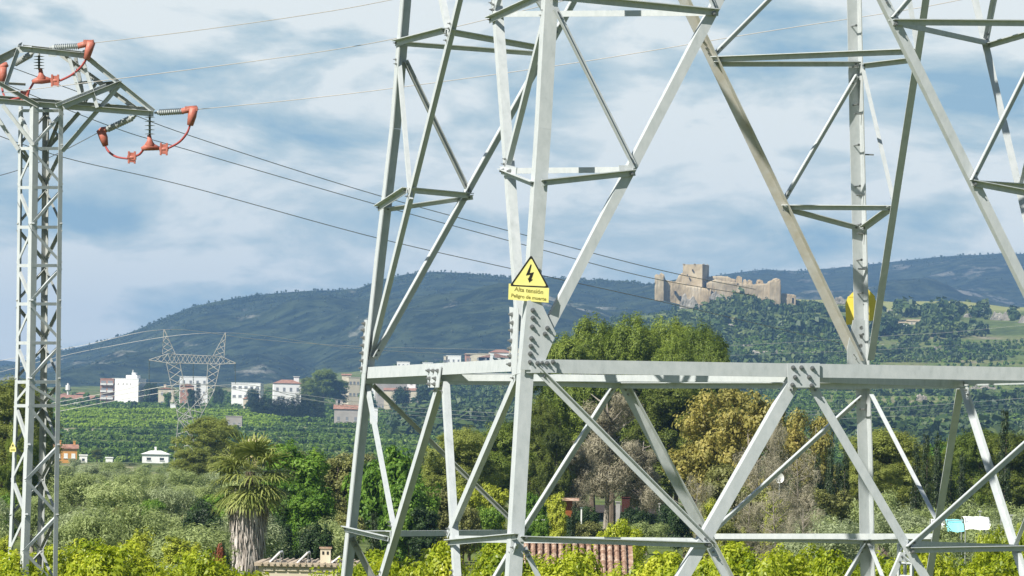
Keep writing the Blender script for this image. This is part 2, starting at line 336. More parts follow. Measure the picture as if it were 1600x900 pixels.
def proto(kind,seed):
    "returns (trunk mesh, crown mesh) of unit-ish trees in metres, base at z=0"
    rg=np.random.default_rng(seed*17+3)
    g=lambda a,b: rg.uniform(a,b)
    if kind=='orange':
        lb=[(0,0,2.25,1.45,1.45,1.25)]+[(math.cos(a)*g(.7,1.1),math.sin(a)*g(.7,1.1),g(1.6,2.9),g(.6,.95),g(.6,.95),g(.6,.95)) for a in np.linspace(0,5.6,7)]+[(g(-.5,.5),g(-.5,.5),g(2.95,3.25),g(.5,.75),g(.5,.75),g(.5,.65)) for _ in range(3)]
        V,f=crown(lb,26000,.115,.46,34,.27,seed,.4,.2,.12)
        tm=limbs(1.9,.12,seed,1.3,6,.3); M=[L_orange,bark]
    elif kind in('pine','pinelight','pinedark'):
        H_=12.5; lb=[]
        for i in range(20):
            z=g(.30,.90)*H_; rr=(1.0-max(0,z/H_-.6)*1.15)*2.6*(1 if z>.4*H_ else .8); a=i*2.4+g(-.4,.4); q=g(.35,1)*rr
            lb.append((math.cos(a)*q,math.sin(a)*q,z,g(1.0,1.6),g(1.0,1.6),g(.9,1.5)))
        lb+=[(0,0,H_*.55,1.9,1.9,3.6),(g(-.3,.3),g(-.3,.3),H_*.91,1.6,1.6,1.5),(.9,.3,H_*.86,1.3,1.3,1.4),(-.9,-.3,H_*.85,1.3,1.3,1.4)]
        V,f=crown(lb,72000,.19,.34,34,.27,seed,.6,.12,.1,1.15,1.2)
        tm=limbs(11.5,.24,seed,3,9,.3); M=[{'pine':L_pine,'pinelight':L_pinelight,'pinedark':L_pinedark}[kind],bark]
    elif kind in('olive','oliveb'):
        lb=[(math.cos(a)*g(.5,1.3),math.sin(a)*g(.5,1.3),g(1.4,2.9),g(.7,1.1),g(.7,1.1),g(.6,1.0)) for a in np.linspace(0,5.8,8)]+[(0,0,2.2,1.3,1.3,1.3)]
        V,f=crown(lb,9000,.19,.3,16,.42,seed,.4,.3,.05)
        tm=limbs(2.0,.14,seed,1.4,7,.25); M=[L_olive if kind=='olive' else L_oliveb,palebark]
    elif kind in('bush','dark','brown','bright','red','yellow'):
        lb=[(math.cos(a)*g(.4,1.2),math.sin(a)*g(.4,1.2),g(.8,2.9),g(.6,1.0),g(.6,1.0),g(.6,1.0)) for a in np.linspace(0,5.8,10)]+[(0,0,1.8,1.3,1.3,1.5)]
        V,f=crown(lb,13000,.17 if kind!='bright' else .19,.55,16,.36,seed,.3,.25,.1)
        tm=limbs(2.2,.10,seed,1.3,8,.15); M=[{'bush':L_bright,'bright':L_bright,'dark':L_dark,'brown':L_brown,'red':L_red,'yellow':L_yel}[kind],bark]
    elif kind.startswith('tall_'):
        lb=[(math.cos(a)*g(.4,1.3),math.sin(a)*g(.4,1.3),g(.9,6.1),g(.7,1.1),g(.7,1.1),g(.6,1.0)) for a in rg.uniform(0,6.28,24)]+[(0,0,2.2,1.3,1.3,1.9),(0,0,4.6,1.2,1.2,2.0)]
        V,f=crown(lb,26000,.19,.6,16,.36,seed,.3,.22,.1)
        tm=limbs(6,.16,seed,1.4,12,.15); M=[{'tall_bright':L_bright,'tall_dark':L_dark,'tall_brown':L_brown,'tall_yellow':L_yel}[kind],bark]
    elif kind in('gold','bare'):
        H_=9; lb=[(math.cos(a)*g(.3,1.9),math.sin(a)*g(.3,1.9),g(3.0,8.2),g(.7,1.2),g(.7,1.2),g(.8,1.4)) for a in rg.uniform(0,6.28,13)]
        V,f=crown(lb,12000 if kind=='gold' else 7000,.24 if kind=='gold' else .34,.55 if kind=='gold' else .09,12,.5,seed,.2,.3,.1)
        tm=limbs(8.2,.15,seed,2.6,22,.18); M=[L_gold if kind=='gold' else L_dead,palebark]
    elif kind=='deadpine':
        lb=[(math.cos(a)*g(.5,2.3),math.sin(a)*g(.5,2.3),g(2.0,8.6),g(.8,1.5),g(.8,1.5),g(.7,1.3)) for a in rg.uniform(0,6.28,15)]
        V,f=crown(lb,19000,.34,.12,14,.5,seed,.1,.35,.05)
        tm=limbs(9,.2,seed,3,22,.2); M=[L_dead,palebark]
    elif kind=='cypress':
        lb=[(0,0,z,(.75-.55*abs(z/6-.35))*.9,(.75-.55*abs(z/6-.35))*.9,.9) for z in np.linspace(.7,5.4,9)]
        V,f=crown(lb,7000,.16,.35,12,.5,seed,.6,.3,.05)
        tm=limbs(5,.09,seed,.3,2,.3); M=[L_cyp,bark]
    tv=link('trunk',None) if False else None
    me=npmesh(kind+'_crown',V,f,[M[0]])
    return tm,me,M[1]
PR={}
SZ={'orange':3.7,'pine':14,'pinelight':14,'pinedark':14,'tall_bright':7,'tall_brown':7,'tall_dark':7,'tall_yellow':7,'olive':3.6,'oliveb':3.6,'bush':3.6,'dark':3.6,'brown':3.6,'bright':3.6,'red':3.6,'yellow':3.6,'gold':9,'bare':9,'deadpine':9.5,'cypress':6.2}
WD={'orange':3.9,'pine':7.0,'pinelight':7.0,'pinedark':7.0,'tall_bright':4.2,'tall_brown':4.2,'tall_dark':4.2,'tall_yellow':4.2,'olive':4.4,'oliveb':4.4,'bush':3.9,'dark':3.9,'brown':3.9,'bright':3.9,'red':3.9,'yellow':3.9,'gold':5.4,'bare':5.4,'deadpine':6.4,'cypress':1.4}
NV={'orange':4,'pine':3,'olive':3,'oliveb':2,'cypress':2}
def get(kind,k):
    key=(kind,k%NV.get(kind,2))
    if key not in PR:
        tm,me,bm=proto(kind,key[1]+hash_(kind))
        o=tm.build('trunk',bm); tme=o.data; bpy.data.objects.remove(o)
        PR[key]=(tme,me)
    return PR[key]
def hash_(s): return sum(ord(c)*(i+1) for i,c in enumerate(s))%97
NAME={'orange':'orange_tree','pine':'pine_tree','pinelight':'pine_tree','pinedark':'pine_tree','olive':'olive_tree','oliveb':'olive_tree','bush':'bush','dark':'bush','brown':'bush','bright':'broadleaf_tree','red':'bush','yellow':'bush','gold':'poplar_tree','bare':'bare_tree','deadpine':'pine_tree','cypress':'cypress_tree'}
ntree=[0]
def tree(kind,px,ytop,wpx,d,label,group=None,name=None,cat=None):
    k=ntree[0]; ntree[0]+=1
    p=at(px,ytop,d); gz=H(p.x,p.y)-.05
    h=max(p.z-gz,.8); w=wpx/F*d
    nm=name or NAME[kind]
    if kind in('bright','brown','dark','yellow') and h/w>1.45: kind='tall_'+kind
    tme,cme=get(kind,k)
    e=empty(nm,(p.x,p.y,gz),rng.uniform(0,6.28),label=label,cat=cat or nm.replace('_',' '),group=group)
    e.scale=(w/WD[kind],w/WD[kind],h/SZ[kind])
    link('trunk',tme,e); link('crown',cme,e); return e
# ------------------------------------------------------------------ big lattice tower
YAW=.30060229; TC=Vector((2.4862,61.6433,0)); ZR=1.10433+CZ; KU=.0590176; KL=.0907360
SG={'A':(-1,1),'B':(-1,-1),'C':(1,1),'D':(1,-1)}
def l2w(x,y,z): return Vector((TC.x+x*math.cos(YAW)-y*math.sin(YAW),TC.y+x*math.sin(YAW)+y*math.cos(YAW),z))
ax=l2w(1,0,0)-l2w(0,0,0); ay=l2w(0,1,0)-l2w(0,0,0)
def corner(c,z):
    h=3.5-(KU if z>ZR else KL)*(z-ZR); return l2w(SG[c][0]*h,SG[c][1]*h,z)
TRK={'A':[(625,0),(607,220),(583,420),(566,582),(559,640),(542,813),(533,897)],
'B':[(852,0),(838,260),(818,540),(812,600),(809,660),(795,900)],
'C':[(1340,0),(1345,240),(1350,440),(1353,600),(1357,700),(1361,890)]}
def cpt(c,y):
    "corner line of a leg at photo row y"
    if c=='D':
        lo,hi=-6.,9.
        for _ in range(40):
            m=(lo+hi)/2; q=corner('D',m+CZ)
            if rowof(q)<y: hi=m
            else: lo=m
        return corner('D',lo+CZ)
    T=TRK[c]; x=np.interp(y,[t[1] for t in T],[t[0] for t in T])
    if y<0: x=T[0][0]+(T[1][0]-T[0][0])/(T[1][1]-T[0][1])*y
    if y>T[-1][1]: x=T[-1][0]+(T[-1][0]-T[-2][0])/(T[-1][1]-T[-2][1])*(y-T[-1][1])
    z=CZ+(hz(x)-y)/F*61
    return at(x,y,corner(c,z).y)
def rowof(q):
    Z=q.z-CZ; d=q.y*c_+Z*s_; u=-q.y*s_+Z*c_; return 450-F*(q.x*sr+u*cr)/d
NRM={'AB':-ax,'BD':-ay,'AC':ay,'CD':ax}
def fplane(fc,up):
    c,o=fc[0],fc[1]; z2=ZR+5 if up else ZR-5
    p=corner(c,ZR); n=(corner(o,ZR)-p).cross(corner(c,z2)-p).normalized()
    if n.dot(NRM[fc])<0: n=-n
    return p,n
def fp(fc,x,y):
    p,n=fplane(fc,y<582); return hit(x,y,p,n)
SUN_AZ=R(46); SUN_EL=R(45)
tower=empty('transmission_tower',tuple(TC),label='tall galvanised lattice tower filling the view, yellow sign on its front leg',cat='lattice tower')
def part(name,mb,m,parent=None,smooth=False): return build_w(mb,name,m,parent or tower,smooth)
T0=.014
# legs
for c,(a,b_) in {'A':(-ay,ax),'B':(ay,ax),'C':(-ax,-ay),'D':(-ax,ay)}.items():
    w={'A':.15,'B':.16,'C':.155,'D':.15}[c]; mb=MB()
    ys=[-480,-200,0,200,400,560,583]; 
    P_=[cpt(c,y) for y in ys]; 
    for p,q in zip(P_,P_[1:]): mb.angle(p,q,a,b_,w,T0)
    lo=[cpt(c,583),cpt(c,700),cpt(c,900)]; dz=(lo[2]-lo[1]).normalized(); foot=lo[2]+dz*((H(lo[2].x,lo[2].y)-lo[2].z)/dz.z)
    lo.append(foot)
    for p,q in zip(lo,lo[1:]): mb.angle(p,q,a,b_,w,T0)
    part('leg',mb,galv)
    fb=MB(); fb.box((foot.x,foot.y,foot.z+.15),(.7,.7,.5),YAW); part('footing',fb,conc)
boltme={}
def bolt(parent,p,n,r=.021,l=.03):
    key=(r,l)
    if key not in boltme:
        b=MB(); b.tube([(0,0,0),(0,0,.012)],r*1.35,10); b.tube([(0,0,.010),(0,0,l)],r,6); b.tube([(0,0,l-.002),(0,0,l+.022)],r*.5,6)
        o=b.build('bolt',boltm); boltme[key]=o.data; bpy.data.objects.remove(o)
    o=link('bolt',boltme[key],parent); o.location=p-(parent.location+(parent.parent.location if parent.parent else Vector())); o.rotation_euler=n.to_track_quat('Z','Y').to_euler(); return o
def member(name,fc,p,q,w,v,io=-1,off=-.016,m=galv,t=.010,w2=None):
    w*={'brace':.85,'stay':.62,'horizontal':.72,'beam':.95}.get(name,1)
    if w2: w2*=.9
    up=(p.z+q.z)/2>ZR; n=fplane(fc,up)[1]
    a=(q-p).normalized(); s=v-a*v.dot(a)-n*v.dot(n); s.normalize()
    # face flange spreads away from the edge that carries the standing flange
    e=s*(w/2); mb=MB(); o=n*off
    mb.angle(p+e+o,q+e+o,-s,n*io,w,t,w2)
    ob=part(name,mb,m)
    if name in('stay','horizontal','brace'):
        sg_=1 if fc in('AB','BD') else -1; of=n*(off+(t if io<0 else 0)*0+sg_*(.012))
        L_=(q-p).length
        for tt in ((.05,.12) if name!='horizontal' else (.05,)):
            for pp in (p+a*tt,q-a*tt): bolt(ob,pp+of,n*sg_,.011,.018)
    return ob
UP=Vector((0,0,1)); LF=-ax; FR=-ay
def lp(c,y): return cpt(c,y)
# --- main braces
def br(fc,x0,y0,x1,y1,w,v,io=-1,m=galv,name='brace',off=-.016):
    return member(name,fc,fp(fc,x0,y0),fp(fc,x1,y1),w,v,io,off,m)
br('BD',850,528,1135,-20,.14,UP,-1); br('BD',1135,-20,1255,-240,.14,UP,-1)
br('BD',1655,548,1379,-10,.13,-UP*1,-1); br('BD',1379,-10,1255,-240,.13,-UP,-1)
br('AC',584,560,872,45,.118,LF,-1); br('AC',872,45,977,-150,.118,LF,-1)
br('AC',1338,566,1100,70,.145,ax,-1,galv_warm); br('AC',1100,70,975,-190,.145,ax,-1,galv_warm)
br('AB',573,560,700,50,.108,ay,-1); br('AB',700,50,755,-180,.108,ay,-1)
br('AB',806,520,768,10,.13,-ay,-1); br('AB',768,10,755,-180,.13,-ay,-1)
br('CD',1366,560,1444,55,.12,-ay,-1); br('CD',1444,55,1470,-130,.12,-ay,-1)
br('CD',1650,520,1545,70,.11,-ay,-1); br('CD',1545,70,1505,-100,.11,-ay,-1)
# --- upper stays (leg to brace) and horizontals
def st(fc,x0,y0,x1,y1,w=.10,v=UP,io=1,name='stay',m=galv,off=.004): return br(fc,x0,y0,x1,y1,w,v,io,m,name,off)
st('BD',845,286,992,270,.10,UP,1,'horizontal'); st('BD',858,-6,1122,20,.11,UP,1,'horizontal')
st('BD',868,14,992,262,.11,-ax,1); st('BD',1518,284,1640,40,.11,-ax,1); st('BD',1518,286,1690,318,.10,UP,1,'horizontal'); st('BD',1394,35,1660,37,.10,UP,1,'horizontal')
st('BD',1118,16,1060,-120,.10,-ax,1); st('BD',1394,30,1470,-60,.10,-ax,1)
st('AB',592,326,637,297,.10,UP,1,'horizontal'); st('AB',619,68,697,48,.10,UP,1,'horizontal')
st('AB',785,268,836,288,.09,UP,1,'horizontal'); st('AB',766,32,850,-6,.10,UP,1,'horizontal')
st('AB',637,312,618,88,.085,-ay,-1,off=-.016); st('AB',786,262,850,10,.11,-ay,-1,off=-.016)
st('AB',697,56,672,-60,.12,-ay,-1,off=-.016); st('AB',768,20,800,-90,.12,ay,-1,off=-.016)
st('AC',600,328,738,308,.09,UP,-1,'horizontal',off=-.016); st('AC',625,68,840,84,.09,UP,-1,'horizontal',off=-.016)
st('AC',733,302,633,95,.12,LF,-1,off=-.016,m=galv_dark); st('AC',1222,325,1342,357,.10,UP,-1,'horizontal',off=-.016); st('AC',1114,100,1342,100,.10,UP,-1,'horizontal',off=-.016)
st('AC',1226,310,1338,118,.11,LF,-1,off=-.016); st('AC',1117,84,1240,-40,.11,LF,-1,off=-.016); st('AC',868,45,800,-60,.11,LF,-1,off=-.016)
st('CD',1352,358,1396,326,.10,UP,-1,'horizontal',off=-.016); st('CD',1352,103,1436,93,.10,UP,-1,'horizontal',off=-.016)
st('CD',1402,322,1352,108,.09,-ay,-1,off=-.016); st('CD',1545,66,1562,-20,.10,ay,-1,off=-.016); st('CD',1598,290,1640,130,.09,-ay,-1,off=-.016)
st('CD',1438,78,1415,-60,.11,-ay,-1,off=-.016); st('CD',1545,72,1650,42,.09,UP,-1,'horizontal',off=-.016)
# --- diaphragms between brace joints
def hz_member(p,q,w=.10,side=None,name='diaphragm',m=galv,vert=True,t=.01,drop=0):
    a=(q-p).normalized(); n=a.cross(UP).normalized(); w*=.8
    if n.y>0: n=-n
    mb=MB(); o=UP*(w/2-drop)
    mb.angle(p+o,q+o,-UP,n if side=='out' else -n,w,t); return part(name,mb,m)
J={k:fp(*v) for k,v in dict(ab1a=('AB',638,297),ac1a=('AC',733,306),ab1b=('AB',788,267),bd1b=('BD',990,265),bd1d=('BD',1520,287),cd1d=('CD',1600,292),
 ac1c=('AC',1224,324),cd1c=('CD',1395,325),ab2a=('AB',700,50),ac2a=('AC',850,77),ab2b=('AB',770,22),bd2b=('BD',1118,20),bd2d=('BD',1396,35),cd2d=('CD',1547,68),ac2c=('AC',1114,93),cd2c=('CD',1440,80),
 ab0=('AB',686,590),bd0=('BD',1257,592),ac0=('AC',966,600),cd0=('CD',1508,600),
 abLa=('AB',610,834),acLa=('AC',812,832),abLb=('AB',702,842),bdLb=('BD',1104,846),bdLd=('BD',1418,850),cdLd=('CD',1590,856),acLc=('AC',1100,838),cdLc=('CD',1466,838)).items()}
hz_member(J['ab1a'],J['ac1a'],.09,'out'); hz_member(J['ab1b'],J['bd1b'],.085); hz_member(J['bd1d'],J['cd1d'],.10,'out'); hz_member(J['ac1c'],J['cd1c'],.085,'out')
hz_member(J['ab2a'],J['ac2a'],.09,'out'); hz_member(J['ab2b'],J['bd2b'],.09); hz_member(J['bd2d'],J['cd2d'],.085); hz_member(J['ac2c'],J['cd2c'],.095,'out')
# --- ring beams at mid height
def beam(fc,p,q,w,io=-1,off=.016,m=galv,w2=.12): return member('beam',fc,p,q,w,UP,io,off,m,.012,w2)
beam('BD',fp('BD',822,572),fp('BD',1700,586),.172)
beam('AB',fp('AB',567,583),fp('AB',818,570),.155)
beam('AC',fp('AC',570,590),fp('AC',1352,600),.165,-1,-.02,galv,.12)
beam('CD',fp('CD',1352,598),fp('CD',1700,588),.16,-1,-.02)
hz_member(J['ab0'],J['bd0'],.10,'in','diaphragm',drop=.0); hz_member(J['bd0'],J['cd0'],.10,'in','diaphragm',drop=.0)
hz_member(J['ab0'],J['ac0'],.10,'out','diaphragm',drop=.02); hz_member(J['ac0'],J['cd0'],.10,'out','diaphragm',drop=.02)
# --- lower panel
br('BD',1243,596,1060,918,.17,UP,-1); br('BD',1060,918,980,1060,.17,UP,-1); br('BD',1266,596,1462,928,.13,UP,-1); br('BD',1462,928,1560,1110,.13,UP,-1)
br('BD',838,577,1112,853,.125,UP,1,off=.006,name='stay'); br('BD',1706,600,1417,858,.125,UP,1,off=.006,name='stay')
br('BD',812,842,1108,852,.09,UP,1,off=.006,name='horizontal'); br('BD',1420,860,1712,855,.09,UP,1,off=.006,name='horizontal')
br('BD',1112,856,1150,930,.12,UP,-1,name='stay'); br('BD',1150,930,1190,1010,.12,UP,-1,name='stay'); br('BD',820,855,880,980,.10,UP,-1,name='stay'); br('BD',1412,864,1370,960,.10,UP,-1,name='stay')
br('AC',958,604,812,836,.11,LF,-1); br('AC',812,836,760,925,.11,LF,-1); br('AC',974,604,1098,832,.15,ax,-1); br('AC',1098,832,1150,930,.15,ax,-1)
br('AC',582,602,808,822,.095,UP,-1,galv_dark,'stay'); br('AC',1345,620,1104,838,.115,UP,-1,name='stay')
br('AC',552,832,812,834,.09,UP,-1,name='horizontal'); br('AC',1102,840,1355,846,.09,UP,-1,name='horizontal'); br('AC',548,840,610,960,.12,UP,-1,galv_dark,'stay'); br('AC',1352,850,1300,940,.12,UP,-1,name='stay')
br('AB',682,598,590,905,.145,ay,-1); br('AB',590,905,560,1010,.145,ay,-1); br('AB',689,598,707,905,.10,-ay,-1); br('AB',707,905,715,1000,.10,-ay,-1)
br('AB',567,592,611,826,.085,-ay,-1,name='stay'); br('AB',806,580,696,836,.18,ay,-1,name='stay')
br('AB',540,826,608,842,.09,UP,1,off=.006,name='horizontal'); br('AB',702,848,812,838,.09,UP,1,off=.006,name='horizontal'); br('AB',803,850,775,940,.09,ay,-1,name='stay')
br('CD',1506,604,1455,910,.12,-ay,-1); br('CD',1512,604,1612,915,.10,ay,-1); br('CD',1366,618,1472,822,.095,-ay,-1,name='stay'); br('CD',1690,600,1590,852,.095,-ay,-1,name='stay')
br('CD',1358,846,1466,842,.09,UP,-1,name='horizontal'); br('CD',1590,858,1700,852,.09,UP,-1,name='horizontal'); br('CD',1362,850,1400,945,.09,-ay,-1,name='stay')
hz_member(J['abLa'],J['acLa'],.09,'in'); hz_member(J['abLb'],J['bdLb'],.10,'in'); hz_member(J['bdLd'],J['cdLd'],.10,'in'); hz_member(J['acLc'],J['cdLc'],.09,'in')
# --- gusset plates with bolts
def bolt_(parent,p,n,r=.021,l=.03):
    key=(r,l)
    if key not in boltme:
        b=MB(); b.tube([(0,0,0),(0,0,.012)],r*1.35,10); b.tube([(0,0,.010),(0,0,l)],r,6); b.tube([(0,0,l-.002),(0,0,l+.022)],r*.5,6)
        o=b.build('bolt',boltm); boltme[key]=o.data; bpy.data.objects.remove(o)
    o=link('bolt',boltme[key],parent); o.location=p-(parent.location+(parent.parent.location if parent.parent else Vector())); o.rotation_euler=n.to_track_quat('Z','Y').to_euler(); return o
def plate(name,fc,poly,off,t=.012,m=galv,bolts=(),parent=None):
    up=sum(p[1] for p in poly)/len(poly)<582; n=fplane(fc,up)[1]
    P_=[fp(fc,x,y)+n*off for x,y in poly]
    mb=MB(); mb.prism(P_,[p+n*t for p in P_]); o=part(name,mb,m,parent)
    for x,y in bolts: bolt(o,fp(fc,x,y)+n*(off+t),n)
    return o
plate('gusset_plate','BD',[(823,470),(842,468),(868,522),(845,578),(812,578)],.016,bolts=[(831,485),(831,497),(830,511),(829,529),(828,541),(827,553),(854,513),(850,522),(827,566),(845,567)])
plate('gusset_plate','BD',[(1228,568),(1279,568),(1279,606),(1230,606)],.030,bolts=[(1237,575),(1250,575),(1267,576),(1240,590),(1262,590),(1236,602),(1266,603)])
plate('gusset_plate','AB',[(801,480),(815,482),(812,585),(805,588)],.03,bolts=[(806,492),(807,505),(806,517),(805,533),(804,545),(804,557),(803,570)])
plate('gusset_plate','AB',[(671,574),(694,573),(690,606),(674,606)],.030,bolts=[(676,580),(683,580),(690,580),(677,592),(686,592),(677,601),(685,601)])
plate('gusset_plate','AB',[(573,500),(577,500),(572,582),(567,582)],.02,bolts=[(574,506),(573,516),(573,528),(572,540),(571,552),(571,564),(570,576)])
plate('gusset_plate','AC',[(1322,545),(1331,500),(1350,500),(1352,580),(1322,580)],-.034,t=-.012,bolts=[(1344,512),(1344,526),(1343,540),(1343,553)])
plate('gusset_plate','AB',[(783,260),(810,262),(808,276),(788,274)],.012,bolts=[(790,267),(801,268)])
plate('gusset_plate','BD',[(968,258),(992,258),(990,274),(970,276)],-.03,bolts=[(984,272)])
for fc,x,y in (('BD',1114,22),('BD',986,272),('BD',1522,288),('BD',1398,38),('BD',1106,852),('BD',1424,862),('BD',820,840),('BD',822,862)): bolt(tower_b:=tower,Vector(fp(fc,x,y))+NRM[fc]*.03,NRM[fc],.02)
# splice on the near beam and beam end plate
plate('splice_plate','BD',[(828,562),(868,563),(868,583),(828,583)],.030,bolts=[(838,568),(853,568),(862,566)])
# step bolts on the far right leg
sb=None
for y in (42,105,165,228,292,352,407,459,523,640):
    p=cpt('C',y)-ax*.10; mb=MB(); mb.tube([p,p-ay*.03+Vector((-.0,0,0))-ay*.16],.010,8); mb.tube([p-ay*.18,p-ay*.19],.018,8)
    part('step_bolt',mb,boltm)
    if y in(165,228,292,352,407): 
        mb=MB(); q=cpt('C',y+14)-ay*.1; mb.tube([q,q+ax*.14*(1 if y==228 else -.9)-ay*.02],.010,8); part('step_bolt',mb,boltm)
# --- tower top above the frame: simple continuation so that it stands complete
def topz(k): return ZR+k
mbt=MB()
ends=[cpt(c,-480) for c in 'ABCD']
for i,(a,b_) in enumerate((('A','B'),('B','D'),('D','C'),('C','A'))):
    p,q=cpt(a,-200),cpt(b_,-200); m_=(p+q)/2
    mb=MB(); mb.angle(p,q,-UP,(l2w(0,0,m_.z)-m_).normalized(),.12,.012); part('beam',mb,galv)
    mb=MB(); mb.angle(p,cpt(b_,-480),-UP,(l2w(0,0,m_.z)-m_).normalized(),.1,.012); part('brace',mb,galv)
    mb=MB(); mb.angle(cpt(a,-480),cpt(b_,-480),-UP,(l2w(0,0,m_.z)-m_).normalized(),.1,.012); part('beam',mb,galv)
for q in ends:
    mb=MB(); mb.tube([q,l2w(0,0,ends[0].z+9)],[.08,.05],6); part('peak_member',mb,galv)

# --- warning sign on the front leg
def rounded(pts,r=.02,n=4):
    out=[]
    k=len(pts)
    for i in range(k):
        a,b,c=pts[i-1],pts[i],pts[(i+1)%k]
        p=b+(a-b).normalized()*r; q=b+(c-b).normalized()*r
        for j in range(n+1):
            t=j/n; out.append(p*(1-t)**2+b*2*t*(1-t)+q*t*t)
    return out
o0=cpt('B',470); sx=(ax*.985+Vector((.0,0,0))-ay*.0).normalized()
nS=(-ay-ax*.22).normalized(); sx=Vector((-nS.y,nS.x,0)).normalized(); sy=UP.copy()
org=hit(826,440,cpt('B',440)+nS*.05,nS)
def sg(px,py,k=0): return hit(px,py,org,nS)+nS*k
sign=empty('warning_sign',tuple(org),label='yellow triangular high voltage sign over a lettered plate on the tower\'s front leg',cat='warning sign',)
tri=[sg(830,398),sg(796,447),sg(858,450)]; cen=(tri[0]+tri[1]+tri[2])/3
mb=MB(); a=rounded(tri,.035); mb.prism(a,[p+nS*.003 for p in a]); tp=build_w(mb,'triangle_plate',yellow,sign)
def bandring(T,s0,s1,k,name,m,par,org_):
    c=(T[0]+T[1]+T[2])/3; A=rounded([c+(p-c)*s0 for p in T],.033*s0); B=rounded([c+(p-c)*s1 for p in T],.033*s1); n=len(A)
    mb=MB(); mb.add([p+nS*k for p in A]+[p+nS*k for p in B],[(i,(i+1)%n,(i+1)%n+n,i+n) for i in range(n)])
    mb.v=[tuple(Vector(v)-org_) for v in mb.v]; return mb.build(name,m,par)
bandring(tri,1.0,.865,.0055,'black_border',black,tp,org)
# lightning arrow
pl=[(829,413),(821.5,430.5),(828.5,429),(825.6,435),(824.3,434.6),(826.8,441.5),(832.6,436.8),(830.2,436.3),(834.2,425.2),(827.6,426.8),(830.6,413.6)]
P_=[sg(x,y,.0055) for x,y in pl]; mb=MB()
from mathutils.geometry import tessellate_polygon
mb.add([p-org for p in P_],[tuple(t) for t in tessellate_polygon([P_])]); mb.build('lightning_symbol',black,tp)
rc=[sg(795,443,.001),sg(858,450,.001),sg(857,473,.001),sg(794,468,.001)]
mb=MB(); mb.prism(rc,[p+nS*.004 for p in rc]); rp=build_w(mb,'text_plate',yellow,sign)
def text(body,size,p,xdir,nrm,m,parent,name='lettering',org_=None,bold=.0):
    cu=bpy.data.curves.new(name,'FONT'); cu.body=body; cu.size=size; cu.align_x='CENTER'; cu.align_y='CENTER'; cu.extrude=.0006; cu.offset=bold
    o=bpy.data.objects.new(name,cu); col.objects.link(o); cu.materials.append(m); o.parent=parent
    z=nrm.normalized(); x=(xdir-z*xdir.dot(z)).normalized(); y=z.cross(x)
    M=Matrix((x,y,z)).transposed().to_4x4(); M.translation=p-(org_ or Vector()); dg=bpy.context.evaluated_depsgraph_get(); me=bpy.data.meshes.new_from_object(o.evaluated_get(dg)); bpy.data.objects.remove(o); o=link(name,me,parent); o.matrix_local=M; return o
xd=(rc[1]-rc[0]).normalized()
text('Alta tensión',.07,sg(826.5,454.2,.0062),xd,nS,inkm,rp,org_=org,bold=.001)
text('Peligro de muerte',.057,sg(826,464.6,.0062),xd,nS,inkm,rp,org_=org,bold=.001)
for q in ((829,420),(826,459)):
    mb=MB(); b=sg(*q); mb.tube([b-nS*.012,b-nS*.09],.009,6); build_w(mb,'bracket',boltm,sign)
# --- second sign, seen from behind, on the far leg
nB=ay; pB=cpt('C',485)-ax*.1+ay*.03
oB=at(1348,485,cpt('C',485).y+.16); nB2=Vector((0,1,0))
def sb_(x,y): return hit(x,y,oB,nB2)
s2=empty('warning_sign',tuple(oB),label='plain yellow back of a sign fixed behind the tower\'s far right leg',cat='warning sign')
P_=[sb_(x,y) for x,y in ((1342,445),(1350,445),(1368,464),(1326,464))]; mb=MB(); mb.prism(P_,[p+nB2*.004 for p in P_]); build_w(mb,'triangle_plate',signback,s2)
P_=[sb_(x,y)+nB2*.0045 for x,y in ((1321,474),(1325,463),(1366,463),(1370,473),(1370,500),(1322,508))]; mb=MB(); mb.prism(P_,[p+nB2*.004 for p in P_]); build_w(mb,'text_plate',signback,s2)
mb=MB(); b=sb_(1348,476); mb.tube([b,b-nB2*.2],.01,6); build_w(mb,'bracket',boltm,s2)

# ------------------------------------------------------------------ left lattice pole
DP=78.
def pk(x,y,dz=0): return at(x,y,DP+dz)
pole=empty('lattice_pole',(at(60,860,DP).x,DP,H(at(60,860,DP).x,DP)),label='slender square lattice pole with a pitched steel crossarm at the left edge',cat='lattice pole')
LG={'l':([(29,168),(25,536),(22,640),(12,890)],0.06),'f':([(52,165),(47,536),(45,640),(36,890)],-.3),'b':([(73,175),(70,536),(69,640),(64,890)],.36),'r':([(99,172),(95,536),(94,640),(90,890)],.0)}
def lgp(k,y):
    T,dz=LG[k]; ys=[t[1] for t in T]
    x=np.interp(y,ys,[t[0] for t in T]); s=1+max(0,(y-536))/354*.18
    if y>890: x=T[-1][0]+(T[-1][0]-T[-2][0])/250*(y-890)
    return pk(float(x),y,dz*s)
fdir=[(lgp('f',300)-lgp('l',300)),(lgp('r',300)-lgp('f',300))]; fl=fdir[0].normalized(); fr=fdir[1].normalized()
LD={'l':(fl,fr),'f':(-fl,fr),'r':(-fr,-fl),'b':(fl*-1,-fr)}
LD['l']=(fl,fr); LD['b']=(-fr,fl*1); LD['r']=(-fl,-fr); LD['f']=(-fl,fr); LD['b']=(fl,-fr)
for k in 'lbrf':
    mb=MB(); ys=[166,350,536,640,890]; P_=[lgp(k,y) for y in ys]; dz=(P_[-1]-P_[-2]).normalized(); P_.append(P_[-1]+dz*((H(P_[-1].x,P_[-1].y)-P_[-1].z)/dz.z))
    w={'f':.105,'l':.075,'r':.08,'b':.08}[k]
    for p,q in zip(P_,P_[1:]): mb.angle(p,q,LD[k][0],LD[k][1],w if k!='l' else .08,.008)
    build_w(mb,'leg',galv if k!='b' else galv_dark,pole)
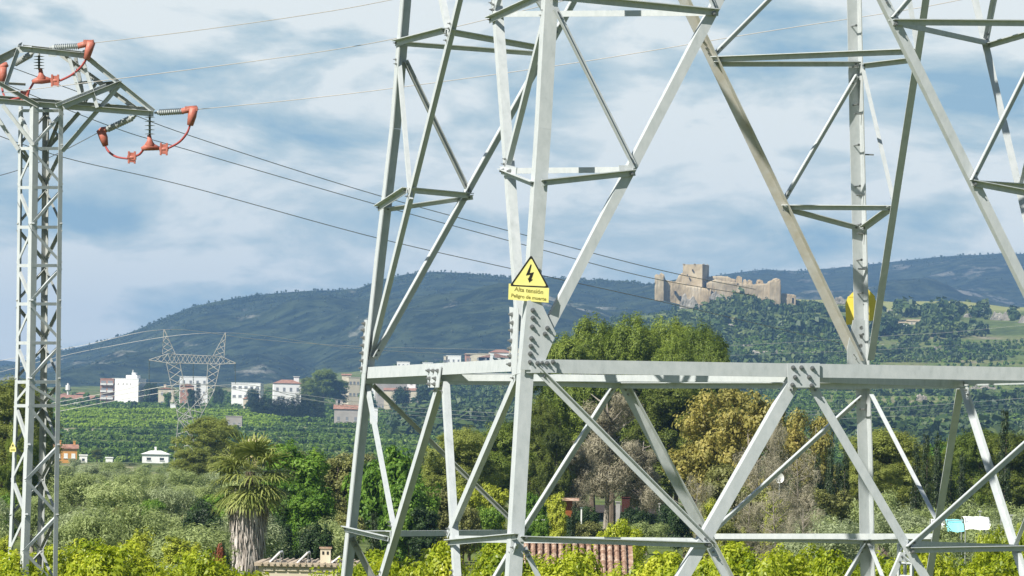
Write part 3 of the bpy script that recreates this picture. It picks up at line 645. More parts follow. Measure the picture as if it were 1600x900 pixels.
mb=MB(); f_=lgp('f',1000); mb.box((pole.location.x,DP,pole.location.z+.2),(1.3,1.3,.6),.7); build_w(mb,'footing',conc,pole)
def pm(name,p,q,w=.045,m=galv,nrm=None):
    n=nrm or Vector((0,-1,0)); a=(q-p).normalized(); s=a.cross(n).normalized(); n2=s.cross(a)
    if s.z<0 or (abs(s.z)<.2 and s.x>0): s=-s
    st_=(n2 if n2.y<0 else -n2) if nrm is None else (n2 if n2.dot(n)<0 else -n2)
    mb=MB(); mb.angle(p+s*w/2,q+s*w/2,-s,st_,w,.006); return build_w(mb,name,m,pole)
PN={'lf':-fr,'fr':fl,'lb':-fl,'br':fr}
rings=[173,232,293,355,415,475,536,597,634]
for i,y in enumerate(rings):
    for a,b in (('l','f'),('f','r'),('l','b'),('b','r')):
        pm('horizontal',lgp(a,y),lgp(b,y),.05 if a+b in('lf','fr') else .045,galv if a+b in ('lf','fr') else galv_dark,PN[a+b])
for i,(y0,y1) in enumerate(zip(rings,rings[1:])):
    y0+=4;y1-=4
    for j,(a,b) in enumerate((('l','f'),('f','r'),('l','b'),('b','r'))):
        s_i=(i+(j in(1,2)))%2
        p,q=(lgp(a,y0),lgp(b,y1)) if s_i==0 else (lgp(b,y0),lgp(a,y1))
        pm('diagonal',p,q,.045,galv if j<2 else galv_dark,PN[a+b])
zz=[634,697,750,806,862,915,960]
for i,(y0,y1) in enumerate(zip(zz,zz[1:])):
    for j,(a,b) in enumerate((('l','f'),('f','r'),('l','b'),('b','r'))):
        s_i=(i+(j in (2,)))%2
        p,q=(lgp(a,y0),lgp(b,y1)) if s_i==0 else (lgp(b,y0),lgp(a,y1))
        pm('diagonal',p,q,.05,galv if j<2 else galv_dark,PN[a+b])
# crossarm head
def cm(x0,y0,x1,y1,z0,z1=None,w=.06,m=galv,name='crossarm_member'):
    z1=z0 if z1 is None else z1; return pm(name,pk(x0,y0,z0),pk(x1,y1,z1),w,m)
cm(-30,156,240,178,-.3,-.0,.085,galv,'lower_chord'); cm(-30,150,238,171,.3,.05,.06,galv_dark,'lower_chord')
cm(29,76,131,87,-.2,-.2,.085,galv,'upper_chord'); cm(36,73,136,84,.2,.2,.06,galv_dark,'upper_chord')
cm(29,77,9,134,-.2,-.3,.06); cm(36,76,-20,110,.2,.3,.06); cm(26,78,-20,100,-.2,-.3,.07,galv_dark); cm(-10,126,60,165,-.3,-.3,.075,galv_dark); cm(-30,128,40,132,.3,.3,.04,galv_dark)
cm(95,85,214,171,.2,.05,.08,galv_dark,'upper_chord'); cm(134,88,240,174,-.2,0,.08,galv,'upper_chord')
cm(108,90,126,152,-.2,-.2,.06); cm(130,96,152,168,-.2,-.2,.06,galv); cm(118,90,132,160,.2,.2,.06,galv_dark); cm(150,130,130,165,.2,.2,.05,galv_dark); cm(116,131,142,128,-.2,.2,.04)
cm(87,165,166,134,-.3,-.15,.06); cm(98,167,190,130,-.3,-.1,.08); cm(190,130,160,133,-.1,.25,.08,galv_dark)
cm(189,131,98,236,-.1,0,.065,galv,'knee_brace'); cm(124,176,76,230,.25,.3,.06,galv_dark,'knee_brace'); cm(97,178,75,232,.0,.3,.055,galv_dark,'knee_brace')
cm(-12,172,29,234,.0,0,.065,galv,'knee_brace'); cm(4,164,52,226,-.3,-.3,.065,galv,'knee_brace'); cm(34,230,70,290,.0,.36,.05,galv_dark,'knee_brace')
cm(29,77,134,88,-.2,.2,.05,galv_dark); cm(30,77,36,74,-.2,.2,.08); cm(131,87,136,85,-.2,.2,.08)
for x,y in ((31,78),(43,76),(82,84),(130,88)): 
    p=pk(x,y,-.22); mb=MB(); mb.box(p,(.13,.008,.09),0); build_w(mb,'gusset_plate',galv,pole)
cm(-30,156,-150,150,-.3,0,.085,galv,'lower_chord'); cm(-20,104,-150,148,-.3,0,.08,galv,'upper_chord')
# small sign on pole
mb=MB(); p=pk(20,699,-.0)+Vector((0,-.06,0)); e=empty('small_warning_sign',tuple(p),label='tiny yellow hazard sign on the left leg of the slender pole',cat='warning sign')
def at2(x,y): return at(x,y,p.y)
P_=[at2(15,706),at2(25,706),at2(25,699),at2(15,699)]; mb.prism(P_,[q+Vector((0,.003,0)) for q in P_]); build_w(mb,'text_plate',yellow,e)
mb=MB(); P_=[at2(16,698.5),at2(24,698.5),at2(20,690)]; mb.prism(P_,[q+Vector((0,.003,0)) for q in P_]); build_w(mb,'triangle_plate',yellow,e)
mb=MB(); P_=[at2(18.3,697.3),at2(21.7,697.3),at2(20,693.5)]; P_=[q-Vector((0,.003,0)) for q in P_]; mb.add([q-e.location for q in P_],[(0,1,2)]); mb.build('hazard_symbol',black,e)
mb=MB(); P_=[at2(16.5,703.6),at2(23.5,703.6),at2(23.5,702.2),at2(16.5,702.2)]; P_=[q-Vector((0,.003,0)) for q in P_]; mb.add([q-e.location for q in P_],[(0,1,2,3)]); mb.build('faded_print',inkm,e)

# insulators: rod with sheds
def insulator(name,x0,y0,x1,y1,z0,z1,label,nshed=12,rs=.055,rr=.034,m=polym,group='insulators on the lattice pole'):
    p=pk(x0,y0,z0); q=pk(x1,y1,z1); e=empty(name,tuple(p),label=label,cat='insulator',group=group)
    mb=MB(); mb.tube([p,q],rr,8); build_w(mb,'core_rod',m,e,True)
    a=(q-p)
    mb=MB()
    for i in range(nshed):
        t=.1+.82*i/(nshed-1); c=p+a*t; n=a.normalized()
        mb.tube([c-n*.012,c,c+n*.006],[rr,rs,rr],12)
    build_w(mb,'sheds',m,e); 
    mb=MB(); mb.tube([p-a.normalized()*.05,p+a*.06],.018,8); build_w(mb,'end_fitting',galv_dark,e); return e
insulator('tension_insulator',82,74,126,72,-.2,-.3,'ribbed grey insulator lying along the top chord, pointing right')
insulator('tension_insulator',246,176,289,173.5,-.0,-.2,'ribbed grey insulator at the crossarm tip, pointing right')
insulator('tension_insulator',209,183,166,203,.05,.5,'pale insulator slanting down left from the crossarm tip',11)
insulator('tension_insulator',50,84,22,100,.2,.5,'pale insulator slanting down left under the top chord',11)
insulator('post_insulator',61,86,61,109,0,0,'hanging disc insulator under the middle of the top chord',5,.088,.018,darkins)
insulator('post_insulator',234,180,234,212,0,0,'hanging disc insulator under the crossarm tip',5,.085,.018,darkins)
def shell(name,pts,ws,zd,label,m=redrub):
    p0=pk(*pts[0],zd); e=tag(link(name,None) if False else empty(name,tuple(p0),label=label,cat='insulator cover',group='red insulating covers on the pole'),None)
    mb=MB(); P_=[pk(x,y,zd) for x,y in pts]; mb.tube(P_,[w/98/2 for w in ws],10); build_w(mb,'cover',m,e,True); return e
def flange(e,x,y,w,h,zd,ang=0):
    mb=MB(); c=pk(x,y,zd); 
    for s,k in ((-1,.5),(1,.5)):
        mb.box((c.x+s*w/98*.36,c.y,c.z),(w/98*.22,.07,h/98),ang)
    mb.box(c,(w/98*.7,.05,h/98*.8),ang); build_w(mb,'clamp_shell',redrub,e)
e=shell('insulator_cover',[(122,72),(133,69),(147,66)],[9,10,9],-.3,'red elbow cover at the right end of the top insulator'); mb=MB(); mb.tube([pk(142,66,-.3),pk(139,78,-.3),pk(135,93,-.3)],[.075,.065,.05],8); build_w(mb,'drop_cover',redrub,e,True); mb=MB(); mb.box(pk(138,66,-.3),(.15,.1,.07)); build_w(mb,'hood',redrub,e)
e=shell('insulator_cover',[(284,174),(295,171),(308,169)],[9,11,9],-.2,'red elbow cover at the far right of the crossarm'); mb=MB(); mb.tube([pk(302,169,-.2),pk(300,182,-.2),pk(297,196,-.2)],[.075,.07,.05],8); build_w(mb,'drop_cover',redrub,e,True); mb=MB(); mb.box(pk(299,170,-.2),(.2,.1,.07)); build_w(mb,'hood',redrub,e)
e=shell('insulator_cover',[(169,201),(160,204),(152,208)],[8,12,7],.5,'red elbow cover at the lower left of the crossarm tip'); mb=MB(); mb.tube([pk(158,205,.5),pk(162,216,.5),pk(165,228,.5)],[.07,.07,.045],8); build_w(mb,'drop_cover',redrub,e,True)
e=shell('insulator_cover',[(12,100),(4,104),(-3,106)],[8,12,7],.5,'red elbow cover cut by the left photo edge'); mb=MB(); mb.tube([pk(4,105,.5),pk(4,117,.5),pk(4,130,.5)],[.07,.07,.05],8); build_w(mb,'drop_cover',redrub,e,True)
e=shell('insulator_cover',[(63,107),(64,116),(65,122),(65,131)],[6,8,17,5],0,'red bell cover below the upper hanging insulator'); mb=MB(); mb.tube([pk(50,128,0),pk(65,124,0),pk(82,126,0)],[.03,.075,.03],8); build_w(mb,'side_sleeve',redrub,e,True)
e=shell('insulator_cover',[(233,211),(234,219),(234,226),(234,235)],[6,8,17,5],0,'red bell cover below the crossarm tip insulator'); mb=MB(); mb.tube([pk(221,233,0),pk(234,228,0),pk(249,232,0)],[.03,.075,.03],8); build_w(mb,'side_sleeve',redrub,e,True)
for x,y,l,z in ((86,126,'red clamp block right of the upper bell cover',-.1),(206,246,'red clamp block at the bottom of the left jumper loop',.1),(256,233,'red clamp block right of the lower bell cover',-.1),(38,150,'red clamp block above the crossarm at left',.1)):
    e=empty('jumper_clamp',tuple(pk(x,y,z)),label=l,cat='cable clamp',group='red clamps on the jumper cables'); flange(e,x,y,13,19,z)
    mb=MB(); mb.tube([pk(x-7,y,z),pk(x+7,y,z)],.035,8); build_w(mb,'sleeve',redrub,e,True)
def bez(pts,n=10):
    out=[]
    for i in range(len(pts)-1):
        p0=Vector(pts[max(i-1,0)]);p1=Vector(pts[i]);p2=Vector(pts[i+1]);p3=Vector(pts[min(i+2,len(pts)-1)])
        for k in range(n):
            t=k/n; out.append(.5*((2*p1)+(p2-p0)*t+(2*p0-5*p1+4*p2-p3)*t*t+(3*p1-p0-3*p2+p3)*t**3))
    out.append(Vector(pts[-1])); return out
def cable(name,pts,r,m,label,cat='cable',group=None,n=8):
    P_=bez([at(*p) for p in pts],n); mb=MB(); mb.tube(P_,[min(r*(1 if r>.03 else p.y/80),.022 if r<.03 else 9) for p in P_],6)
    o0=P_[0].copy(); mb.v=[tuple(Vector(v)-o0) for v in mb.v]; o=mb.build(name,m,None,True); o.location=o0; return tag(o,label,cat,group)
def jc(pts,label): 
    cable('jumper_cable',[(x,y,DP+z) for x,y,z in pts],.019,redcab,label,'cable','red jumper cables on the pole')
jc([(135,92,-.3),(127,104,-.25),(112,117,-.2),(94,126,-.1)],'red jumper cable from the top insulator to its clamp')
jc([(52,130,0),(46,140,.05),(40,150,.1),(10,154,.3),(2,130,.5)],'red jumper cable sweeping left from the upper bell cover')
jc([(297,195,-.2),(292,208,-.2),(280,222,-.15),(262,232,-.1)],'red jumper cable curving below the right elbow cover')
jc([(164,227,.5),(170,237,.4),(182,245,.2),(200,248,.1)],'red jumper cable curving below the left elbow cover')
jc([(211,244,.1),(218,241,.05),(224,234,0)],'short red jumper cable between left clamp and bell')

# ------------------------------------------------------------------ conductors
G1='bright wires rising from the pole to the right'
cable('power_line',[(147,67,DP-.3),(300,48.5,DP-1.5),(480,23,DP-3),(620,-2,DP-4),(1000,-80,DP-6),(1700,-260,DP-9)],.0065,wire,'uppermost bright wire running right from the top insulator','power line',G1,10)
cable('power_line',[(4,145,DP-.3),(185,123,DP-1),(480,84,DP-2.5),(640,56,DP-3.5),(770,28,DP-4),(1200,-80,DP-6),(1700,-220,DP-9)],.0065,wire,'middle bright wire crossing behind the pole head to the upper right','power line',G1,10)
cable('power_line',[(307,171,DP-.2),(460,156,DP-1),(620,137,DP-1.5),(900,98,DP-2.2),(1180,52,DP-3),(1400,18,DP-3.5),(1520,-4,DP-4),(2000,-100,DP-6)],.0065,wire,'lowest bright wire, crossing behind the whole big tower','power line',G1,10)
G2='dark wires falling from the pole towards the castle'
cable('power_line',[(20,106,DP+.6),(160,158,92),(300,213,110),(590,305,150),(800,362,190),(1040,424,260),(1180,452,320)],.0065,wiredark,'upper dark wire dropping to the castle ruin','power line',G2,10)
cable('power_line',[(-20,120,DP+.6),(180,200,92),(300,236,105),(590,320,145),(780,372,185),(1020,435,260),(1180,462,320)],.0065,wiredark,'middle dark wire dropping to the castle ruin','power line',G2,10)
cable('power_line',[(-60,190,DP),(100,246,90),(300,293,110),(590,372,150),(800,420,190),(1010,466,250),(1180,505,320),(1330,540,400)],.0065,wiredark,'lowest dark wire, passing behind the yellow sign','power line',G2,10)
cable('power_line',[(-40,285,DP-3),(40,262,DP+3),(100,235,DP+6),(152,208,DP+.5)],.006,wiredark,'thin wire leaving the left elbow cover downwards','power line')

# ------------------------------------------------------------------ far pylon
DF=1000.
fpy=empty('far_pylon',tuple(at(290,745,DF)),label='distant cat-head pylon standing among orchard terraces before the town',cat='pylon')
def fm(name,segs,w=.22):
    mb=MB(); w*=.72
    for x0,y0,z0,x1,y1,z1 in segs:
        mb.tube([at(x0,y0,DF+z0),at(x1,y1,DF+z1)],w/2*1.0,4)
    return build_w(mb,name,farsteel,fpy)
def lattice(name,A,B,zr_=(-1,1),n=6,w=.2):
    "A,B: two chords [(x,y),(x,y)], laced, on two faces at depth zr_"
    (a0,a1),(b0,b1)=A,B; S=[]
    L_=lambda p,q,t:(p[0]+(q[0]-p[0])*t,p[1]+(q[1]-p[1])*t)
    for z in zr_:
        S+=[(*a0,z,*a1,z),(*b0,z,*b1,z)]
        for i in range(n):
            p,q=L_(a0,a1,i/n),L_(b0,b1,(i+1)/n); r_,s=L_(b0,b1,i/n),L_(a0,a1,(i+1)/n)
            if (i+(z>0))%2: p,q=r_,s
            S.append((*p,z,*q,z))
    for i in range(n+1):
        p=L_(a0,a1,i/n); q=L_(b0,b1,i/n); S+=[(*p,zr_[0],*p,zr_[1]),(*q,zr_[0],*q,zr_[1])]
    fm(name,S,w)
lattice('crossarm',((262,553),(345,557)),((262,567),(344,569)),(-1,1),12,.17)
lattice('arm_tip',((262,553),(233,562)),((262,567),(233,563)),(-1,1),3,.17); lattice('arm_tip',((345,557),(368,567)),((344,569),(368,568)),(-1,1),3,.17)
lattice('earth_wire_peak',((254,553),(256,515)),((274,553),(257,515)),(-.8,.8),4,.18); lattice('earth_wire_peak',((333,556),(352,520)),((350,560),(353,520)),(-.8,.8),4,.18)
lattice('fork_arm',((260,567),(279,655)),((281,566),(298,652)),(-1,1),7,.2); lattice('fork_arm',((325,567),(322,612)),((344,569),(335,610)),(-1,1),4,.2); lattice('fork_arm',((322,612),(284,655)),((335,610),(298,680)),(-1,1),6,.2)
lattice('body',((279,655),(269,750)),((298,672),(322,752)),(-1.5,1.5),4,.22); fm('body_brace',[(279,655,0,298,672,0),(284,655,0,298,652,0)])
GI='hanging insulator strings of the far pylon'
for i,(x,y,x1,y1,l) in enumerate(((233,563,233,598,'insulator string hanging from the far pylon\'s left arm'),(302,568,302,600,'insulator string in the window of the far pylon'),(367,568,368,600,'insulator string under the far pylon\'s right arm'))):
    mb=MB(); p,q=at(x,y,DF),at(x1,y1,DF); 
    for k in range(9): a_=p.lerp(q,k/9); b_=p.lerp(q,(k+.7)/9); mb.tube([a_,b_],[.14,.05],6)
    mb.tube([p,q],.04,4); mb.v=[tuple(Vector(v)-p) for v in mb.v]; o=mb.build('insulator_string',darkins); o.location=p; tag(o,l,'insulator',GI)
G3='wires of the far high-voltage line'
def cb(pts,l,r=.055): cable('power_line',pts,r,wirefar,l,'power line',G3,8)
cb([(-700,600,DF),(-200,590,DF),(100,545,DF),(257,515,DF),(400,530,1060),(560,541,1100),(780,546,1150),(980,546,1200),(1200,537,1250),(1400,524,1300),(1600,508,1340),(2300,430,1500)],'top earth wire of the far line, light across the mountain foot',.045)
cb([(-700,640,DF),(-200,620,DF),(150,545,DF),(352,520,DF),(560,545,1060),(800,556,1150),(1000,560,1200),(1200,553,1250),(1400,545,1300),(1600,530,1340),(2300,470,1500)],'second earth wire of the far line, just below the top one',.04)
cb([(-700,760,DF),(-200,680,DF),(178,612,DF),(233,598,DF),(405,609,1040),(560,628,1080),(680,640,1120),(900,650,1160),(1100,650,1200),(1320,640,1280),(1600,622,1340),(2300,560,1500)],'upper phase wire of the far line over the orchards')
cb([(-700,770,DF),(-200,690,DF),(180,618,DF),(302,600,DF),(405,615,1040),(560,634,1080),(680,646,1120),(900,657,1160),(1100,656,1200),(1320,645,1280),(1600,629,1340),(2300,568,1500)],'middle phase wire of the far line over the orchards')
cb([(-700,780,DF),(-200,700,DF),(180,626,DF),(368,601,DF),(460,619,1040),(560,638,1080),(680,652,1120),(900,664,1160),(1100,664,1200),(1320,654,1280),(1600,637,1340),(2300,576,1500)],'lowest phase wire of the far line over the orchards')
# little lattice mast top poking out of the orange trees
DM=70.; e=empty('small_lattice_mast',(at(1415,870,DM).x,DM,H(at(1415,870,DM).x,DM)),label='small white lattice mast top between orange trees under the tower',cat='mast')
def mm(n,x0,y0,x1,y1,z0=0,z1=0,w=.04): mb=MB(); mb.tube([at(x0,y0,DM+z0),at(x1,y1,DM+z1)],w/2,4); build_w(mb,n,galv,e)
mm('leg',1404,849,1404,1180,0,0,.05); mm('leg',1425,853,1423,1180,0,0,.06); mm('leg',1414,849,1414,1180,.2,.2,.05)
for y in (850,865,880,900): mm('rung',1404,y,1425,y+1)
mm('diagonal',1404,865,1414,850); mm('diagonal',1425,880,1408,866); mm('diagonal',1406,867,1417,882)
# ------------------------------------------------------------------ foreground orange grove
def wheres(px):
    return ''
og=[]
def topline(px): return float(np.interp(px,[-300,0,60,110,160,230,290,335,380,420,470,540,600,680,740,800,860,920,1000,1080,1150,1250,1300,1400,1480,1560,1600,1900],
 [866,866,854,848,856,868,852,876,884,890,900,884,872,852,858,862,882,866,872,880,868,856,850,872,868,860,868,866]))
NEARB=[(0,'cut by the left edge'),(95,'under the slender pole\'s feet'),(150,'just right of the slender pole'),(235,'left of the palm, lower crown'),(290,'left of the palm, taller crown'),(345,'in front of the palm trunk'),(440,'in front of the chimney house wall'),(545,'under the tower\'s left leg'),(620,'between the tower\'s left leg and first brace'),(690,'between the tower\'s two left legs'),(750,'left of the tower\'s front leg'),(830,'right of the tower\'s front leg, before the tiled roof'),(900,'covering the tiled roof\'s right part'),(980,'under the long lower stay'),(1060,'under the big lower brace joint'),(1140,'right of the big lower brace joint'),(1230,'between brace joint and far leg'),(1300,'just left of the tower\'s far leg'),(1390,'just right of the tower\'s far leg'),(1470,'under the white tarp shelter'),(1550,'right of the tarp shelter'),(1620,'cut by the right edge')]
cnt={}
for row,(d,off,step,jit) in enumerate(((72.5,0,1,0),(78,16,1.04,30),(84,5,1.1,10),(92,12,1.2,25))):
    x=-160+jit; 
    while x<1800:
        px=x+rng.uniform(-12,12); yt=topline(px)+(4 if row==0 else -2)+rng.uniform(-9,12)+ (3 if row==1 else 0)
        dd=d+rng.uniform(-.8,.8)
        if row>0 and 335<px<600: x+=70; continue
        if row>0 and 790<px<1000: yt+=6
        if 1385<px<1440 and row==0: dd+=2
        n_=min(NEARB,key=lambda a:abs(a[0]-px))[1]; rn=('front','second','third','last')[row]
        key=(rn,n_); cnt[key]=cnt.get(key,0)+1
        lab='orange tree of the %s row, %s'%(rn,n_) if cnt[key]==1 else 'smaller orange tree of the %s row, %s'%(rn,n_)
        tree('orange',px,yt,(265 if row<2 else 240)*rng.uniform(.8,1.2),dd,lab,'orange trees of the near grove',cat='orange tree')
        x+=rng.uniform(115,180)*step*(1.0 if row<2 else 1.2)
tree('orange',967,812,120,150,'orange tree standing alone above the tiled roof','orange trees of the near grove',cat='orange tree')
tree('orange',1550,826,95,120,'orange tree rising right beside the white tarp shelter','orange trees of the near grove',cat='orange tree')
tree('orange',1600,818,80,135,'orange tree at right edge behind the tower\'s last brace','orange trees of the near grove',cat='orange tree')

# ------------------------------------------------------------------ palm
DPa=190.
def palm():
    base=at(386,800,DPa); gz=H(base.x,base.y)-.1; top=at(384,745,DPa).z-gz
    e=empty('palm_tree',(base.x,base.y,gz),label='shaggy fan palm with a thick skirt of dead fronds',cat='palm tree')
    rg=np.random.default_rng(5); s=DPa/F
    mb=MB(); mb.tube([(0,0,0),(.05,0,top*.5),(.1,0,top+.2)],[.28,.24,.2],10); mb.build('trunk',bark,e)
    # skirt: hanging dead fronds, long narrow blades around the trunk
    P=[];Q=[]
    V=[];Fq=[]
    ztop=at(384,775,DPa).z-gz; zb=at(384,895,DPa).z-gz
    for i in range(2600):
        a=rg.uniform(0,6.28); z1=rg.uniform(zb+.6,ztop+.3); L_=rg.uniform(.5,1.2); t=(z1-zb)/(ztop-zb)
        r1=.33+.25*t+rg.uniform(-.08,.08); r2=r1+rg.uniform(-.08,.22); z2=max(z1-L_,zb)
        w=rg.uniform(.02,.05); da=rg.uniform(-.15,.15); u=np.array([math.cos(a),math.sin(a),0]); v=np.array([-u[1],u[0],0]); u2=np.array([math.cos(a+da),math.sin(a+da),0])
        p=u*r1+[0.05,0,z1]; q=u2*r2+[0.05,0,z2]; m_=(p+q)/2+u*.06; n=len(V)
        V+=[p-v*w*.4,p+v*w*.4,m_+v*w,m_-v*w,q+v*w*.25,q-v*w*.25]; Fq+=[(n,n+1,n+2,n+3),(n+3,n+2,n+4,n+5)]
    core=MB(); core.tube([(.05,0,zb-.8),(.05,0,zb),(.05,0,(zb+ztop)/2),(.05,0,ztop),(.05,0,ztop+.3)],[.26,.28,.42,.52,.35],14); core.build('skirt_core',skirtm,e,True)
    link('dead_frond_skirt',npmesh('skirt',np.array(V),np.array(Fq),[skirtm]),e)
    # fan fronds
    def fronds(n,el0,el1,name,m,Ls,zc,seed):
        rg=np.random.default_rng(seed)
        for k in range(n):
            V=[];Fq=[]
            a=k*2.399+rg.uniform(-.3,.3); el=rg.uniform(el0,el1); Lp=rg.uniform(*Ls)*.55; R_=rg.uniform(*Ls)*.62
            d=np.array([math.cos(a)*math.cos(el),math.sin(a)*math.cos(el),math.sin(el)]); o=np.array([.1,0,zc])+d*.15
            c=o+d*Lp-np.array([0,0,.12*Lp]); side=np.array([-math.sin(a),math.cos(a),0]); nn=np.cross(d,side)
            pw=.02; i0=len(V); V+=[o-side*pw,o+side*pw,c+side*pw,c-side*pw]; Fq.append((i0,i0+1,i0+2,i0+3))
            nb=26
            for j in range(nb):
                th=(j/(nb-1)-.5)*4.4; ln=R_*(.72+.28*math.cos(th*.6))*rg.uniform(.85,1.05)
                dd=d*math.cos(th)+side*math.sin(th)+nn*(.18*math.cos(j*3.14))*.3; w=.036
                pv=np.cross(dd,nn); pv/=np.linalg.norm(pv)
                m1=c+dd*ln*.55-np.array([0,0,.08*ln]); m2=c+dd*ln*.92-np.array([0,0,(.12+.2*rg.random())*ln]); tip=m2+dd*.1*ln-np.array([0,0,ln*.16])
                i0=len(V); V+=[c-pv*.012,c+pv*.012,m1+pv*w,m1-pv*w,m2+pv*w*.6,m2-pv*w*.6,tip+pv*.006,tip-pv*.006]; Fq+=[(i0,i0+1,i0+2,i0+3),(i0+3,i0+2,i0+4,i0+5),(i0+5,i0+4,i0+6,i0+7)]
            link('frond',npmesh('frond',np.array(V),np.array(Fq),[m]),e)
    fronds(30,-.1,1.4,'frond',L_palm,(1.35,1.85),top+.15,1)
    fronds(20,-.75,-.1,'frond',L_palm,(1.2,1.6),top-.05,2)
    fronds(20,-1.3,-.7,'frond',L_palmdry,(.95,1.25),top-.25,3)
palm()

# ------------------------------------------------------------------ mid-ground trees (px, top row, width px, distance)
T=tree
GP='tall pines behind the tower'
for a in (('pine',872,488,150,335,'left shoulder pine of the big pine clump'),('pine',932,462,135,345,'second pine of the clump, with a narrow tip'),('pine',988,462,150,338,'third pine of the clump, under the castle\'s left end'),
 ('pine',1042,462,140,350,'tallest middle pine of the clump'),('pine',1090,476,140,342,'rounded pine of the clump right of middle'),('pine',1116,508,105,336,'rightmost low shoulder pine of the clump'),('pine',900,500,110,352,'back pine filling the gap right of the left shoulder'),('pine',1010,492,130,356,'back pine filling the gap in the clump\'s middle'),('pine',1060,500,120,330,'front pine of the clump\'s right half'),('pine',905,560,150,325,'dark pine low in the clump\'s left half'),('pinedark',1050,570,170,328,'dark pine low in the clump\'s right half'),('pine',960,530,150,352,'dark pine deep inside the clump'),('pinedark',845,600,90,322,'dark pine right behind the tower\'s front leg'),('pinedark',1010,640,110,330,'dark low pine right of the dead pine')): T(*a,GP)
T('deadpine',950,600,140,312,'grey-brown half-dead pine in front of the pine clump'); T('deadpine',905,690,80,306,'bare brown understory tree left of the dead pine'); T('deadpine',1005,680,100,312,'bare grey understory tree right of the dead pine')
T('pinedark',868,650,70,305,'small dark pine left of the dead pine',GP)
T('pinelight',722,650,150,290,'light green pine between the tower\'s left and front legs',GP); T('pine',782,640,130,300,'olive green pine just left of the tower\'s front leg',GP); T('pinedark',760,690,90,310,'dark pine behind the light green one',GP)
T('pinelight',332,638,135,480,'rounded light pine left of the palm',); T('pinelight',300,690,90,470,'lower shoulder pine left of the rounded light pine')
T('pinelight',10,566,190,300,'tall pine at left edge behind the slender pole'); T('pinedark',60,585,80,310,'dark pine behind the slender pole\'s middle'); T('pinedark',-40,570,120,310,'dark pine cut by the left photo edge'); T('pine',35,660,90,280,'lower pine behind the slender pole\'s foot')
T('pinelight',1388,650,200,270,'large light pine right of the tower\'s far leg'); T('pinelight',1345,700,130,262,'light pine behind the tower\'s far leg'); T('pinelight',1425,690,120,285,'pine at the right flank of the large light pine')
T('pine',1528,650,130,300,'dark pine in the right pine row'); T('pinedark',1585,656,140,290,'broad dark pine near the right edge'); T('pinedark',1640,640,130,290,'dark pine cut by the right photo edge'); T('pine',1500,672,70,310,'small pine left of the right pine row'); T('pinedark',1460,700,80,320,'dark low pine behind the cypresses at right')
GC='slim cypresses on the right'
for i,(x,y,w,l) in enumerate(((1298,690,18,'cypress left of the tower\'s far leg, first'),(1322,700,18,'cypress touching the tower\'s far leg from the left'),(1432,690,18,'cypress between the large light pine and slanting brace'),(1447,678,18,'tall cypress left of the dark slanting brace'),(1466,676,20,'tall cypress right beside the dark slanting brace'),(1484,700,18,'short cypress right of the dark slanting brace'),(1504,706,18,'short cypress left of the last brace'),(1570,640,22,'tallest cypress above the right pine row'),(1278,706,18,'short cypress by the golden poplars'),(1310,722,22,'low cypress between two taller ones'))): T('cypress',x,y,w+4,246+i*1.3,l,GC)
T('cypress',896,788,14,200,'small green cypress in front of the orange garden hut')
GG='golden poplars at the pines\' right'
T('gold',1110,608,150,255,'golden poplar touching the big pine clump',GG); T('gold',1172,622,130,250,'second golden poplar from the pines',GG); T('gold',1272,646,95,262,'small golden poplar left of the far leg',GG); T('gold',1225,668,85,258,'pale golden poplar between two brace legs',GG); T('brown',1125,720,110,240,'olive-brown thicket under the first golden poplar')
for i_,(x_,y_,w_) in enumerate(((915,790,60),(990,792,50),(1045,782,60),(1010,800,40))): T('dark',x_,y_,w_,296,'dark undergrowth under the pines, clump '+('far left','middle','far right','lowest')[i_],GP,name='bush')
T('bright',872,800,50,284,'green shrub hiding the garden hut\'s left foot',name='bush'); T('dark',893,806,46,283,'dark shrub hiding the garden hut\'s right foot'); T('brown',925,815,70,270,'low brown-green shrub before the pine trunks'); T('olive',1010,816,90,262,'low grey-green shrub before the pine trunks',name='bush'); T('brown',965,820,70,266,'low olive-brown shrub under the red-brown door')
T('bare',1210,640,80,245,'tall leafless tree right of the golden poplars'); T('bare',1185,690,90,235,'leafless grey tree before the golden poplars'); T('bare',1245,700,90,238,'leafless tree left of the tower\'s far leg'); T('bare',1215,750,110,190,'low grey bare thicket right of the brace joint'); T('bare',1170,770,80,195,'low bare thicket behind the brace joint'); T('bare',1255,780,80,185,'low bare thicket right of middle'); T('bare',1090,740,60,230,'bare shrub left of the brace joint')
T('brown',1180,755,90,215,'brownish bush behind the big brace'); T('yellow',1215,772,60,205,'yellow-green bush among bare thicket'); T('bright',1120,770,60,235,'green bush under the golden poplar'); T('dark',1280,740,90,260,'dark bush between golden poplar and far leg'); T('brown',1300,760,90,240,'brown-green bush left of the far leg')
T('bright',470,686,130,225,'bright green leafy tree right of the palm'); T('bright',448,730,95,222,'bright green tree touching the palm crown'); T('bright',485,765,90,218,'lower bright green tree right of the palm')
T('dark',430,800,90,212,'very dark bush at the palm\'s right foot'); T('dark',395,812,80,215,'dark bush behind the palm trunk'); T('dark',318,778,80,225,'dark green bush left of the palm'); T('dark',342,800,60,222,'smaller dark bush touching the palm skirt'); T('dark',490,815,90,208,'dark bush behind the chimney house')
T('brown',525,706,110,240,'brown-green tree left of the tower\'s left leg'); T('brown',500,770,80,225,'olive bush above the chimney'); T('brown',545,800,60,220,'low brown bush by the tower\'s left leg'); T('brown',548,720,60,245,'brown tree right behind the tower\'s left leg')
T('bright',605,694,140,235,'green leafy tree between the tower\'s left leg and brace'); T('bright',640,745,110,230,'green tree behind the first slanting brace'); T('dark',620,800,110,232,'dark foot of bushes below the green leafy tree'); T('dark',668,790,70,228,'dark bush left of the white brace')
